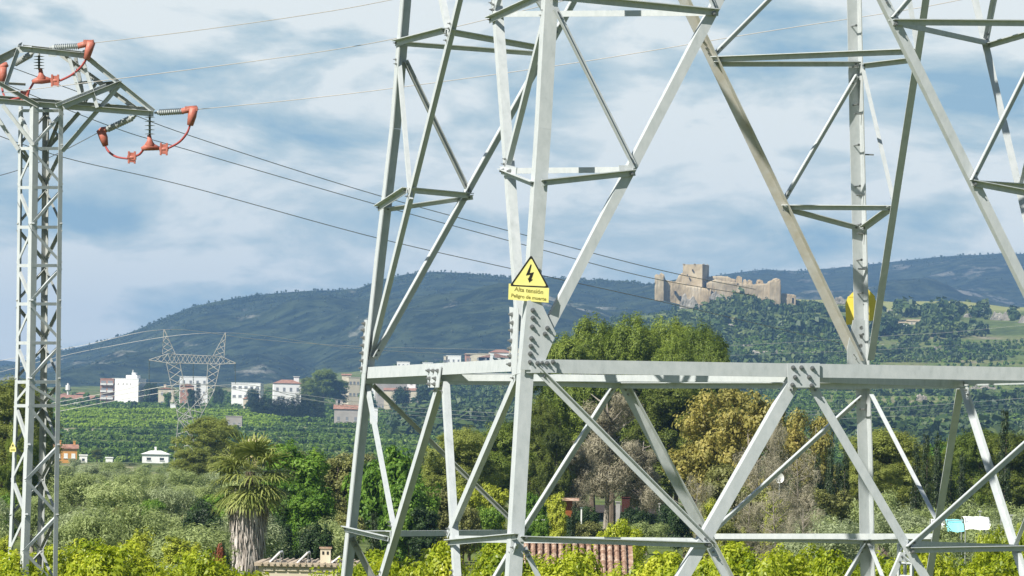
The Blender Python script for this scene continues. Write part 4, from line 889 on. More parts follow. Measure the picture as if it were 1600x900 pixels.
T('brown',690,760,70,240,'olive-brown bush left of the white brace'); T('yellow',735,752,60,245,'yellow-green bush right of the white brace'); T('yellow',775,755,60,248,'yellow-green bush near the tower\'s front leg'); T('bright',760,790,70,240,'green bush under the grey stay'); T('brown',725,790,70,235,'brown bush below the yellow-green one')
T('bright',838,760,50,250,'green bush right of the tower\'s front leg'); T('yellow',868,768,44,240,'yellow-green shrub left of the orange garden hut'); T('dark',855,800,50,245,'small dark shrub left of the orange garden hut'); T('bright',845,800,40,215,'green shrub low by the front leg'); T('yellow',1105,776,44,232,'yellow-green shrub left of the brace joint'); T('dark',1070,790,70,255,'dark shrub in the pines\' shade'); T('brown',1130,805,80,190,'brown low shrub at the brace joint')
T('cypress',585,800,22,160,'narrow dark conifer right of the tower\'s left leg')
T('red',334,846,46,118,'small reddish shrub left of the palm trunk'); T('dark',352,835,34,125,'small green shrub at the palm trunk\'s left'); T('yellow',228,820,84,190,'yellow-green bush in the olive field'); T('bright',160,752,34,330,'small round green tree in the olive field'); T('bright',240,772,46,260,'fresh green bush in the olive field'); T('yellow',285,838,80,170,'low yellow bush left of the dark bush'); T('yellow',5,835,40,180,'yellow bush at the lower left edge'); T('bright',8,770,50,250,'green bush at the left edge behind the pole'); T('brown',195,790,40,230,'brown-green bush amid the olives'); T('dark',30,750,70,300,'dark bush behind the pole\'s foot')
# olives, left field and right strip
GO='olive trees in the field behind the grove'
k=0
for d in (122,140,160,182,208,238,272,312,360,415,480,560,640,740,850,950,1040):
    x=-60+rng.uniform(0,30); w0=4.0*F/d
    while x<(420 if d>800 else 560 if d<300 else 640):
        hgt=rng.uniform(1.3,2.1) if d>800 else (rng.uniform(2.3,3.6) if d>170 else rng.uniform(1.6,2.3))
        p=at(x,800,d); z=H(p.x,p.y)+hgt; yt=rowof(Vector((p.x,d,z)))
        if not(d<200 and x>400):
            T(('olive','oliveb','olive','bright' if rng.random()<.12 else 'olive')[int(rng.integers(0,4))],x,yt,w0*rng.uniform(.8,1.3),d*rng.uniform(.96,1.04),'grey-green olive tree among many alike in the left field',GO,name='olive_tree')
        x+=w0*rng.uniform(.75,1.15)
GO2='olive trees in the strip behind the tower'
for d in (115,132,150,175,200,228):
    x=(1280 if d>160 else 600); w0=4.0*F/d
    while x<1700:
        if d>160 or not(800<x<1000): 
            hgt=rng.uniform(2.6,3.6) if d>170 else rng.uniform(1.3,2.0)
            p=at(x,800,d); z=H(p.x,p.y)+hgt; yt=rowof(Vector((p.x,d,z)))
            T('olive' if rng.random()<.6 else 'oliveb',x,yt,w0*rng.uniform(.8,1.2),d*rng.uniform(.97,1.03),'grey-green olive tree among many alike behind the tower',GO2,name='olive_tree')
        x+=w0*rng.uniform(.8,1.2)
for d in (236,250):
    x=1375
    while x<1720:
        p=at(x,800,d); z=H(p.x,p.y)+rng.uniform(3.2,4.1); yt=rowof(Vector((p.x,d,z)))
        T('olive' if rng.random()<.7 else 'oliveb',x,yt,rng.uniform(95,135),d,'grey-green olive tree among many alike behind the tower',GO2,name='olive_tree')
        x+=rng.uniform(60,95)
# hedge-like middle distance right of centre and beyond the pines
GM='mixed trees beyond the pines'
for d,x0,x1,h0 in ((420,540,860,5),(520,560,900,5),(640,600,1700,5),(430,1150,1700,6),(520,1200,1700,6),(760,420,1700,4.5),(900,380,1700,4.5),(1050,300,1700,4)):
    x=x0; w0=5.5*F/d
    while x<x1:
        p=at(x,700,d); z=H(p.x,p.y)+h0*rng.uniform(.7,1.2); yt=rowof(Vector((p.x,d,z)))
        T(('brown','pine','bright','pinelight','dark','brown')[int(rng.integers(0,6))],x,yt,w0*rng.uniform(.8,1.3),d,'small leafy tree among many alike beyond the pines',GM,name='leafy_tree')
        x+=w0*rng.uniform(.7,1.3)

# ------------------------------------------------------------------ orchards and scrub far away
def lowcrown(seed,n=150,size=.8):
    lb=[(0,0,1.25,1.6,1.6,1.1)]; return crown(lb,n,size,.7,9,.5,seed,.3,.3,.1)
LC=[lowcrown(s) for s in range(6)]
LCM=[npmesh('orchard_crown',v,f,[L_far]) for v,f in LC]
rows=[]
def rowd(px_top,px_bot): pass
GR='orange trees in terraced rows on the slope'
nt=0; rest=[]
d=1230.
while d<2760:
    step=7 if d<1500 else (9 if d<2000 else 11)
    x=-.13*d
    while x<.075*d:
        px=800+F*x/d; e_=hz(px)
        yy=d+rng.uniform(-1,1); row_=None
        bright=(92<px<430 and 1740<d<2160)
        keep=fbm(np.array([x/70.]),np.array([d/90.]),3,77)[0]>-.17
        if keep and not bright and px<1720:
            s=rng.uniform(.5,.95)*(1.0 if d<1900 else 1.2)
            rest.append((x+rng.uniform(-.8,.8),yy,s))
        x+=3.0 if d<1900 else 3.8
    d+=step
for d in np.arange(1150,2650,14):  # right hand terraces
    x=.065*d
    while x<.125*d:
        px=800+F*x/d
        if fbm(np.array([x/50.]),np.array([d/40.]),3,5)[0]>-.06: rest.append((x,d+rng.uniform(-2,2),rng.uniform(.5,1.0)))
        x+=3.6
rest=np.array(rest); z_=Hn(rest[:,0],rest[:,1])
order=np.argsort(rest[:,1]); px_=800+F*rest[:,0]/rest[:,1]
vis=(px_>92)&(px_<620)
ind=[i for i in order if vis[i]][:240]; S_=set(ind)
for j,i in enumerate(ind):
    o=link('orchard_tree',LCM[j%6]); o.location=(rest[i,0],rest[i,1],z_[i]-.1); o.scale=(rest[i,2],)*3; o.rotation_euler.z=rng.uniform(0,6.28)
    tag(o,'round green orchard tree among many alike in terraced rows','orchard tree',GR)
def scatter(name,P,protos,m,label,zs=None):
    Vs=[];Fs=[];o=0
    ang=rng.uniform(0,6.28,len(P))
    for k in range(len(protos)):
        V,f=protos[k]; idx=np.arange(len(P))[k::len(protos)]
        if not len(idx): continue
        c,s=np.cos(ang[idx]),np.sin(ang[idx]); sc_=P[idx,3]; sz=P[idx,4] if P.shape[1]>4 else sc_
        X=(V[None,:,0]*c[:,None]-V[None,:,1]*s[:,None])*sc_[:,None]+P[idx,0][:,None]
        Y=(V[None,:,0]*s[:,None]+V[None,:,1]*c[:,None])*sc_[:,None]+P[idx,1][:,None]
        Z=V[None,:,2]*sz[:,None]+P[idx,2][:,None]
        Vs.append(np.stack([X,Y,Z],-1).reshape(-1,3)); Fs.append((f[None]+(np.arange(len(idx))*len(V))[:,None,None]).reshape(-1,4)+o); o+=len(idx)*len(V)
    ob=link(name,npmesh(name,np.concatenate(Vs),np.concatenate(Fs),[m])); return tag(ob,label,None,None,'stuff')
SM=[crown([(0,0,1.1,1.5,1.5,1.2)],46,1.35,.8,6,.5,s+40,.3,.2,.1) for s in range(6)]
ri=np.array([i for i in range(len(rest)) if i not in S_]); 
scatter('orchard',np.column_stack([rest[ri,0],rest[ri,1],z_[ri]-.1,rest[ri,2]]),SM,L_far,'green orchard rows covering the far slopes')
# pale green vine strip
vm=noisy('bright_green_low_crop',[(.3,(.10,.20,.022)),(.7,(.17,.29,.035))],scale=.15,rough=.9)
pts=[]
for d in np.arange(1745,2158,7):
    for px in np.arange(92,440,1.0*7.6*1.2/1.6): 
        x=(px-800)/F*d; pts.append((x+rng.uniform(-.5,.5),d,0,rng.uniform(.5,.75)))
pts=np.array(pts); pts[:,2]=Hn(pts[:,0],pts[:,1])
scatter('vineyard',pts,SM,leafmat('vine_leaves',(.17,.27,.025),(.28,.40,.04),(.38,.50,.06),.35,.05),'bright green vineyard strip below the white town block')
# scrub on the castle hill
n=15000; d=rng.uniform(1350,3380,n)**1.0; px=rng.uniform(620,1720,n)
x=(px-800)/F*d; z=Hn(x,d); dens=fbm(x/45,d/70,4,123)
bare=(d>3120)&(px>1240)
terr=(d<2400)&(px>1150)
keep=(dens>np.where(terr,.07,-.005))&((px>860)|(d>1300))&~(bare&(rng.random(n)>.06))
sz=rng.uniform(.35,1.0,n)**1.4*2.1; sz=np.where(fbm(x/120,d/160,3,55)>.06,sz*1.5,sz*.85)
P=np.column_stack([x,d,z-.2,sz,sz*rng.uniform(.8,1.3,n)])[keep]
PS=P

OCB=[(1062,1096,454,484),(1108,1130,450,468),(1300,1345,458,475),(1384,1396,480,496),(1545,1580,484,502),(1505,1520,488,498),(1590,1612,486,506),(1145,1232,536,556),(1255,1290,548,556),(1430,1450,614,628),(1512,1560,600,612),(1455,1472,538,546),(1360,1400,538,543),(1135,1150,505,512),(1403,1444,499,511)]
def offrock(P):
    px=800+F*P[:,0]/P[:,1]; row=723+(px-800)*.018-(P[:,2]-CZ)/P[:,1]*F; k=np.ones(len(P),bool)
    for a,b,c,d_ in OCB: k&=~((px>a-3)&(px<b+3)&(row>c-2)&(row<d_+7))
    return P[k]
# lone larger trees on the hillside
scatter('hillside_scrub',offrock(PS),SM,L_scrub,'dark scrub and small trees on the castle hillside')
n=520; d=rng.uniform(2350,3150,n); px=rng.uniform(1000,1300,n); x=(px-800)/F*d
P=np.column_stack([x,d,Hn(x,d)-.2,rng.uniform(1.0,2.3,n),rng.uniform(1.2,3,n)]); P=offrock(P[(d<2960)|(px>1100)])
scatter('hillside_wood',P,SM,L_scrub,'dark wood below the castle walls')
n=230; d=rng.uniform(2985,3018,n); px=rng.uniform(1096,1206,n); x=(px-800)/F*d; k_=1-abs(px-1160)/70
PC=np.column_stack([x,d,Hn(x,d)-.3,rng.uniform(1.2,2.4,n),rng.uniform(1.6,3.0,n)*(1+np.clip(k_,0,1)*1.2)])
scatter('castle_wood',PC,SM,L_scrub,'green trees growing against the castle\'s curtain wall')
# shrubs along the crests
def crest(ob,n,seed,lab):
    me=ob.data; nv=len(me.vertices); co=np.empty(nv*3); me.vertices.foreach_get('co',co); co=co.reshape(-1,520,3)
    rg=np.random.default_rng(seed); j=rg.integers(20,109,n); j=np.where(rg.random(n)<.45,rg.integers(104,110,n),j); i=rg.integers(150,420,n); t=rg.random(n)[:,None]
    p=co[j,i]*(1-t)+co[j,i+1]*t; s=rg.uniform(.35,1.0,n)**1.3
    scatter('mountain_bushes',np.column_stack([p,s,s*rg.uniform(.8,1.5,n)]),SM,L_hill,lab)
crest(hillL,11000,3,'scattered bushes on the left mountain'); crest(hillR,6000,4,'scattered bushes on the right mountain')

# conifers and trees round the town
GT='dark trees between the town houses'
for i,(x,y,w,d,kd) in enumerate(((505,570,62,2380,'pine'),(483,584,44,2390,'pinedark'),(530,588,44,2385,'pine'),(236,598,36,2420,'dark'),(300,606,20,2300,'dark'),(262,612,16,2300,'bright'),(342,602,26,2420,'dark'),(396,606,34,2330,'dark'),(150,620,20,2450,'dark'),(180,625,16,2300,'bright'),(210,626,14,2300,'dark'),(1,600,40,2300,'dark'),(575,612,36,2300,'bright'),(628,604,46,2260,'dark'),(660,600,34,2270,'dark'),(310,598,14,2310,'cypress'),(152,700,26,1180,'pinedark'),(135,612,14,2400,'bright'))):
    T(kd,x,y,w,d,['big dark pine right of the white villa','pine at the left side of the big town pine','pine at the right side of the big town pine','dark trees hiding the white block\'s right foot','small tree before the terracotta block','small green tree left of the far pylon','dark tree right of the terracotta block','dark tree before the long white block','dark tree right of the red-roofed sheds','green shrub under the white block\'s left end','dark shrub under the white block\'s right end','dark tree at the left photo edge','green tree beside the grey apartment block','dark round tree below the grey apartment block','dark tree right of the grey apartment block','thin cypress at the terracotta block','dark conifer right of the orange house','green tree left of the white block'][i],GT,cat='tree')
for i,x in enumerate(np.arange(398,506,7.5)):
    T('cypress',x+rng.uniform(-1,1),618+rng.uniform(-3,6),15,2050+i,'dark conifer standing in the dense hedge row below the villa','conifers of the dense hedge below the villa')

# ------------------------------------------------------------------ buildings
def house(name,label,x0,x1,yt,yb,d,yaw=0.0,wall=whitew,roof=None,rm=tile,depth=None,wins=None,cat='house',chim=None,rh=.35,bal=False,group=None,winm=None):
    winm=winm or (farwin if d>1500 else glassm)
    p0=at(x0,yb,d); p1=at(x1,yb,d); w=(p1.x-p0.x); zt=at((x0+x1)/2,yt,d).z; zb=min(p0.z,p1.z); zb=min(zb,H((p0.x+p1.x)/2,d))-.5
    D_=depth or w*.7; cs,sn=math.cos(yaw),math.sin(yaw); wl=w if abs(yaw)<.05 else (w-abs(sn)*D_)/cs if (w-abs(sn)*D_)>0 else w*.6
    e=empty(name,((p0.x+p1.x)/2,d+D_/2,zb),yaw,label=label,cat=cat,group=group); h=zt-zb
    hw=h if roof in (None,'flat') else h-rh*D_*.5
    mb=MB(); mb.box((0,0,hw/2),(wl,D_,hw)); mb.build('wall',wall,e)
    if roof=='flat' or roof is None:
        mb=MB(); mb.box((0,0,hw+.15),(wl+.3,D_+.3,.3)); mb.build('parapet',wall,e); ro=None
    else:
        o=.4; zr_=hw; top=h; mb=MB()
        if roof=='gable': # ridge along x
            A=[(-wl/2-o,-D_/2-o,zr_-.1),(wl/2+o,-D_/2-o,zr_-.1),(wl/2+o,D_/2+o,zr_-.1),(-wl/2-o,D_/2+o,zr_-.1),(-wl/2-o,0,top),(wl/2+o,0,top)]
        elif roof=='front': # ridge along y: gable faces us
            A=[(wl/2+o,-D_/2-o,zr_-.1),(wl/2+o,D_/2+o,zr_-.1),(-wl/2-o,D_/2+o,zr_-.1),(-wl/2-o,-D_/2-o,zr_-.1),(0,-D_/2-o,top),(0,D_/2+o,top)]
        else:
            A=[(-wl/2-o,-D_/2-o,zr_-.1),(wl/2+o,-D_/2-o,zr_-.1),(wl/2+o,D_/2+o,zr_-.1),(-wl/2-o,D_/2+o,zr_-.1),(-wl/5,0,top),(wl/5,0,top)]
        mb.add(A,[(0,1,5,4),(2,3,4,5),(1,2,5),(3,0,4),(3,2,1,0)]); ro=mb.build('roof',rm,e)
    if wins:
        nx,nz,ww,wh=wins
        for ix in range(nx):
            for iz in range(nz):
                cx=-wl/2+wl*(ix+.5)/nx; cz=hw*(iz+.55)/nz
                mb=MB(); mb.box((cx,-D_/2-.0,cz),(ww,.12,wh)); wo=mb.build('window',winm,e)
                mb=MB(); mb.box((cx,-D_/2-.08,cz-wh/2-.06),(ww+.2,.16,.1)); mb.build('sill',awn,wo)
                if bal: 
                    mb=MB(); mb.box((cx,-D_/2-.6,cz-wh/2-.25),(wl/nx*.9,1.2,.9)); mb.build('balcony',awn,e)
    if chim:
        for cx,ch,cw in chim:
            mb=MB(); mb.box((cx*wl,0,h+ch/2-.6),(cw,cw,ch+1.2)); mb.box((cx*wl,0,h+ch+.1),(cw*1.3,cw*1.3,.2)); mb.build('chimney',wall,ro or e)
    return e,wl,D_,h
e,wl,D_,h=house('apartment_block','large white apartment block left of the far pylon',174,226,592,629,2420,-.35,whitew,'flat',depth=9,cat='apartment block')
for iz in range(4):
    for iy in range(2):
        mb=MB(); mb.box((-wl/2+.02,-D_/4+iy*D_/2,1.8+iz*2.9),(.3,D_*.38,2.0)); mb.build('window',brickw,e); mb=MB(); mb.box((-wl/2-.5,-D_/4+iy*D_/2,.6+iz*2.9),(1.0,D_*.42,.8)); mb.build('balcony',awn,e)
mb=MB(); mb.box((wl*.15,0,h+.9),(wl*.42,4,2.0)); mb.box((wl*.2,0,h+2.2),(wl*.14,2.2,2.0)); mb.build('roof_house',whitew,e)
mb=MB(); mb.tube([(wl*.14,0,h+2),(wl*.14,0,h+4.6)],.25,8); mb.build('antenna',awn,e)
for j in range(5):
    mb=MB(); mb.box((-wl/2+1.2+j*2.1 if j<2 else -wl/2+2*j+2,-D_/2-.02,h-2.6),(.5,.1,1.0)); mb.build('window',greyw,e)
e,wl,D_,h=house('apartment_wing','pinkish brick apartment wing attached left of the large white block',156,177,592,629,2395,.0,brickw,'flat',depth=7,wins=(2,4,2.4,1.5),bal=True,cat='apartment block')
house('house','long low red-roofed building left of the town',94,146,617,634,2460,0,greyw,'gable',wins=(6,1,.9,1.2),rh=.3)
house('house','small white gabled shed above the red roofs at left',92,108,614,632,2520,0,whitew,'front',rh=.5,wins=(1,1,1,1)); house('house','tiny white-fronted shed in front of the red roofs',109,122,630,638,2380,0,whitew,'flat',wins=(2,1,.8,.8)); house('house','brown-roofed house behind the red-roofed building',118,136,613,630,2540,0,brickw,'hip',wins=(2,1,.8,.8))
mb=MB(); p=at(106,617,2500); mb.tube([(0,0,-3),(0,0,6)],.5,8); mb.build('mast_tmp',awn)
o=bpy.data.objects['mast_tmp']; o.name='telecom_mast'; o.location=p; tag(o,'thin pale telecom mast above the red-roofed building','mast')
mb=MB(); mb.tube([(0,0,2.5),(0,0,5)],[1.3,1.2],8); o2=mb.build('antenna_ring',awn,o)
house('house','beige town house with balcony left of the far pylon',247,271,605,630,2400,.0,cream,'front',rh=.3,wins=(2,2,1.2,1.6),chim=[(-.1,1.2,1.)])
house('apartment_block','white block with terracotta front behind the far pylon',278,324,589,630,2430,.1,whitew,'flat',wins=(4,3,1.2,1.4),cat='apartment block'); house('house','terracotta gabled house in front of the white pylon block',281,302,599,630,2400,.0,brickw,'front',wins=(2,2,1.,1.4),rh=.5)
house('apartment_block','long white office block right of the far pylon',361,410,599,629,2420,-.1,whitew,'flat',wins=(5,3,1.6,1.2),cat='apartment block'); house('shed','pale barn roof before the long white block',380,408,618,630,2370,0,cream,'hip',rh=.5,cat='shed',wins=(1,1,1,.6))
house('villa','white villa with reddish hipped roof left of the big town pine',424,470,593,628,2400,.12,whitew,'hip',wins=(4,2,1.2,1.7),rh=.35,chim=[(.35,1.5,2.4)],cat='villa'); house('wall_annex','bright white garden wall below the villa',446,470,617,628,2385,0,whitew,'flat',depth=3,cat='annex',wins=None)
house('apartment_block','pale yellowish block right of the big town pine',540,562,590,616,2420,.3,cream,'flat',wins=(3,3,1.1,1.3),cat='apartment block'); house('house','pale house peeping over the big town pine',534,548,584,600,2480,0,cream,'gable',wins=(2,1,1,1),rh=.4)
house('apartment_block','grey brick apartment block seen under the beam',582,650,588,612,2450,.15,greyw,'flat',wins=(9,3,1.3,1.1),cat='apartment block'); house('house','white-ended block at right of the grey apartments',636,649,591,610,2430,0,whitew,'flat',wins=(1,3,1,1)); house('house','low cream sheds in front of the grey apartments',600,655,606,616,2420,0,cream,'gable',rh=.2,wins=(6,1,.8,.7)); house('house','narrow white tower house beside the tower\'s left leg',577,586,605,630,2360,0,whitew,'flat',wins=(1,3,.8,.8))
house('farmhouse','farmhouse with brown roof and two pale chimneys left of tower leg',522,562,632,657,1950,.0,greyw,'gable',wins=(3,1,1,1.5),rh=.5,chim=[(-.42,1.6,.9),(-.25,1.4,.8)],cat='farmhouse'); house('outbuilding','small white chimney house right of the tower\'s left leg',578,590,638,652,1940,0,whitew,'flat',wins=(1,1,.6,.6),cat='outbuilding')
for a in (('white cubic house on the ridge above the beam',697,720,556,575,0,whitew,'flat'),('small white tower house left of the cubic house',693,699,557,575,0,cream,'flat'),('long white houses right of the cubic house',728,765,553,572,0,cream,'flat'),('red-roofed house highest above the beam',763,800,546,568,.1,whitew,'hip'),('white gabled house below the red-roofed one',748,800,552,572,0,whitew,'front'),('cream house touching the front leg bolts',795,812,545,568,0,cream,'flat'),('small white house at the beam\'s left part',620,640,566,580,0,whitew,'flat'),('pinkish house right of the cubic house',726,742,552,570,.2,brickw,'gable'),('white house at the beam\'s middle part',660,676,567,580,0,whitew,'flat')):
    house('house',a[0],a[1],a[2],a[3],a[4],2850,a[5],a[6],a[7],wins=(3,2,1.,1.3),group='houses on the rise above the beam')
house('field_hut','small grey-white field hut with one dark window',165,189,659,673,1800,.0,greyw,'gable',wins=(1,1,1.4,1.5),rh=.25,cat='hut')
house('orange_house','orange rendered house with brown roof behind the slender pole',82,120,694,722,1150,.12,orangew,'gable',wins=(3,1,.9,1.1),winm=whitew,rh=.45,chim=[(-.25,.7,.45),(.38,.6,.5)])
house('bungalow','white bungalow with low hipped roof in the fields',222,263,704,721,1180,.0,whitew,'hip',rm=whitew,rh=.35,wins=(2,1,1,.6),chim=[(-.02,.7,.45)],cat='bungalow')
house('house','yellow-roofed house top left of the bright tree',379,413,685,706,900,.2,yelloww,'hip',rm=noisy('yellowish_roof',[(.3,(.45,.36,.2)),(.7,(.6,.5,.3))],scale=.6),rh=.5,wins=(2,1,.8,1),chim=[(0,.3,.35)])
house('shed','tiny white shed left of the far pylon\'s leg',266,275,632,639,2150,0,whitew,'flat',cat='shed',wins=(1,1,.6,.6)); house('shed','long white shed roof above the rounded light pine',353,378,651,657,1750,0,greyw,'flat',rm=whitew,cat='shed',wins=(3,1,.8,.6)); house('shed','low white shed beside the orange house',124,136,712,722,1160,0,whitew,'flat',cat='shed',wins=(1,1,.6,.6)); house('shed','low white wall shed right of the dark conifer',165,176,716,722,1165,0,whitew,'flat',cat='shed')
# terrace walls
GW='pale field walls on the terraces'
for i,(x0,x1,y,d,l) in enumerate(((88,118,735,1020,'left pale field wall below the orange house'),(128,162,735,1022,'middle pale field wall below the orange house'),(190,222,736,1021,'right pale field wall below the bungalow'),(100,150,673,1650,'pale field wall left of the hut'),(20,60,738,1018,'pale field wall behind the slender pole'))):
    p,q=at(x0,y,d),at(x1,y,d); mb=MB(); gz=H((p.x+q.x)/2,d)-1; top=p.z+.7; L_=(q-p).length; mb.box((0,0,(top-gz)/2),(L_,.5,top-gz)); mb.box((0,0,top-gz+.04),(L_+.2,.7,.1)); o=mb.build('field_wall',cream); o.location=((p.x+q.x)/2,d,gz); tag(o,l,'field wall',GW)
# near chimney house with solar panels
DHs=172.
def nearhouse():
    p0,p1=at(404,884,DHs),at(566,884,DHs); zt=p0.z; gz=H(p0.x,DHs)-.1; w=p1.x-p0.x; cx=(p0.x+p1.x)/2
    e=empty('cottage',(cx,DHs+3,gz),0,label='cream flat-roofed cottage with chimney and tilted panels',cat='cottage'); h=zt-gz
    mb=MB(); mb.box((0,0,h/2),(w,6,h)); mb.build('wall',cream,e)
    mb=MB(); mb.box((0,0,h+.06),(w+.3,6.3,.12)); 
    for i in range(int(w/.22)): mb.tube([(-w/2+i*.22+.1,-3.2,h+.10),(-w/2+i*.22+.1,3.1,h+.13)],.05,6)
    r=mb.build('roof',noisy('brownish_roof_edge',[(.3,(.34,.27,.19)),(.7,(.52,.44,.34))],scale=3),e)
    mb=MB()
    for i in range(9): mb.box((-w/2+.35+i*.42,-3.03,h-.12),(.34,.06,.09))
    mb.build('eave_blocks',cream,e)
    x=at(507,870,DHs).x-cx; ct=at(507,858,DHs).z-gz; mb=MB(); mb.box((x,-2,h/2+ct/2),(.36,.36,ct-h)); c=mb.build('chimney',cream,r)
    mb=MB(); mb.box((x,-2,ct+.03),(.44,.44,.06)); mb.build('chimney_cap',ntile,c)
    for s in (-.08,.08): mb=MB(); mb.box((x+s,-2.185,ct-.15),(.07,.02,.11)); mb.build('vent_opening',black,c)
    return e,cx,gz,h
e,cx,gz,h=nearhouse()
for i,(x0,x1,yt) in enumerate(((421,440,862),(465,483,863),(518,533,869))):
    a=at(x0,881,DHs+1.5); b=at(x1,yt,DHs+1.5); pe=empty('solar_panel',tuple(a),label=('first tilted solar panel from the left on the cottage roof','second tilted solar panel, left of the chimney','tilted solar panel right of the chimney')[i],cat='solar panel',group='tilted panels on the cottage roof')
    d_=(b-a); n=Vector((-d_.z,0,d_.x)).normalized()
    mb=MB(); r0=[Vector((0,-1,0)),Vector((0,1.2,0)),Vector((0,1.2,0))+n*.05,Vector((0,-1,0))+n*.05]; mb.prism(r0,[q+d_ for q in r0]); mb.build('panel',whitew,pe)
    mb=MB(); mb.tube([d_+Vector((0,-.9,-.02)),Vector((d_.x,-.9,-.0))],.02,5); mb.tube([d_+Vector((0,-.9,-.02)),d_+Vector((0,1.1,-.02))],.02,5); mb.tube([d_+Vector((0,1.1,-.02)),Vector((d_.x,1.1,0))],.02,5); mb.tube([d_*.55+Vector((0,-.9,-.02)),Vector((d_.x,-.9,0))],.015,5); mb.tube([Vector((0,-.9,0)),Vector((d_.x,-.9,0))],.02,5); mb.build('stand',galv_dark,pe)
# tiled roof shed
DT=135.
def tiled():
    p0,p1=at(806,846,DT+6),at(988,846,DT+6); gz=H(p0.x,DT+4)-.1; cx=(p0.x+p1.x)/2; w=p1.x-p0.x; zr_=p0.z-gz
    e=empty('tiled_shed',(cx,DT+6,gz),0,label='low shed whose brown tiled roof shows behind the orange trees',cat='shed')
    ze=zr_-1.3; mb=MB(); mb.box((0,0,ze/2),(w-.4,7,ze)); mb.build('wall',cream,e)
    mb=MB(); y0=-3.9; sl=1.45
    mb.add([(-w/2,y0,ze),(w/2,y0,ze),(w/2,0,zr_-.06),(-w/2,0,zr_-.06),(-w/2,3.9,ze),(w/2,3.9,ze)],[(0,1,2,3),(3,2,5,4),(0,3,4),(1,5,2),(0,4,5,1)])
    k=int(w/.20)
    for i in range(k):
        x=-w/2+.1+i*.2
        for j in range(9):
            t0=j/9;t1=(j+1.15)/9; t1=min(t1,1); sh=-.55
            a=Vector((x+sh*(1-t0)*0,y0+t0*3.9,ze+t0*(zr_-ze)+.035)); b=Vector((x,y0+t1*3.9,ze+t1*(zr_-ze)-.0+.03)); mb.tube([a,b],[.078,.062],8)
    r=mb.build('roof',ntile,e)
    mb=MB(); mb.tube([(-w/2,0,zr_),(w/2,0,zr_)],.09,8); mb.build('ridge_tiles',ntile,r)
tiled()
# garden house under the pines
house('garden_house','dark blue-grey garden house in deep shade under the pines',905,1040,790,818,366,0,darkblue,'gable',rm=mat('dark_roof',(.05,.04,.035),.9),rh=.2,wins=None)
def simple(name,label,cat,x0,x1,yt,yb,d,depth,m,group=None):
    p,q=at(x0,yb,d),at(x1,yt,d); p.z=min(p.z,H(p.x,d)-.05); mb=MB(); mb.box((0,0,(q.z-p.z)/2),(q.x-p.x,depth,q.z-p.z)); mb.box((0,0,(q.z-p.z)+.03),(q.x-p.x+.1,depth+.1,.06)); o=mb.build(name,m); o.location=((p.x+q.x)/2,d,p.z); return tag(o,label,cat,group)
simple('garden_door','red-brown door leaf leaning between pine trunks','door',971,984,778,816,300,.15,doorred)
simple('garden_post','white post right of the small cypress','post',907,909.5,794,818,290,.1,whitew); simple('garden_post','white-grey pillar left of the red-brown door','pillar',962,969,785,815,298,.3,conc); simple('garden_post','thin pale post right of the red-brown door','post',1029,1031,788,812,296,.08,conc)
e,*_=house('garden_hut','small orange garden hut behind the little cypress',878,894,778,800,290,0,mat('orange_hut_paint',(.24,.075,.02),.8),'gable',rm=ntile,rh=.3,wins=(1,1,.2,.2))
p=at(845,814,240); mb=MB(); mb.box((0,0,.35),(1.1,.5,.05)); mb.box((-.45,0,.16),(.06,.4,.36)); mb.box((.45,0,.16),(.06,.4,.36)); o=mb.build('garden_bench',whitetarp); o.location=p-Vector((0,0,.3)); tag(o,'pale garden bench right of the tower\'s front leg','bench')
p=at(1218,747,235); e=empty('satellite_dish',tuple(p),label='white satellite dish among the bare trees',cat='satellite dish'); mb=MB()
n=12; ring=[]; vs=[(0,0,0)]; 
for r_,dy in ((.12,-.02),(.22,-.08)):
    vs+=[(math.cos(2*math.pi*k/n)*r_,dy-.03*math.sin(2*math.pi*k/n),math.sin(2*math.pi*k/n)*r_*1.15) for k in range(n)]
mb.add(vs,[(0,1+(k+1)%n,1+k) for k in range(n)]+[(1+k,1+(k+1)%n,1+n+(k+1)%n,1+n+k) for k in range(n)]); mb.build('dish',whitew,e); mb=MB(); mb.tube([(0,0,-.05),(0,.05,-2.5)],.03,6); mb.tube([(0,0,-.2),(0,-.3,.0)],.012,5); mb.build('stand',galv_dark,e)
# tarp shelters on the right
def canopy(label,x0,x1,yt,yb,d,m,depth,sag=.03):
    p,q=at(x0,yt,d),at(x1,yb,d); e=empty('tarp_shelter',(p.x,d,H(p.x,d)),label=label,cat='tarp shelter',group='tarps over a frame on the right'); w=q.x-p.x; z1=p.z-e.location.z; z0=q.z-e.location.z
    nx,ny=12,8; vs=[];fs=[]
    for j in range(ny+1):
        for i in range(nx+1):
            u=i/nx;v=j/ny; zz=z1-(z1-z0)*(0 if v>.3 else (1-v/.3)**1.0)
            vs.append((u*w+rng.uniform(-.01,.01),v*depth-(.15 if v<.3 else 0)*(1-v/.3),zz+sag*math.sin(u*9+v*3)*.5+rng.uniform(-.02,.02)))
    for j in range(ny):
        for i in range(nx): a=j*(nx+1)+i; fs.append((a,a+1,a+nx+2,a+nx+1))
    mb=MB(); mb.add(vs,fs); mb.build('tarp',m,e,True); mb=MB()
    for xx in (.05,w-.05):
        for yy in (.3,depth-.2): mb.tube([(xx,yy,0),(xx,yy,z1-.02)],.025,6)
    mb.tube([(0.05,.3,z1-.03),(w-.05,.3,z1-.03)],.02,6); mb.build('frame',galv_dark,e)
canopy('white tarp pulled over the shelter frame, right part',1508,1548,808,828,215,whitetarp,2.4); canopy('turquoise tarp hanging over the shelter frame',1479,1506,812,831,212,turq,1.6); canopy('white tarp end left of the turquoise tarp, behind the brace',1456,1476,812,834,216,whitetarp,1.6)
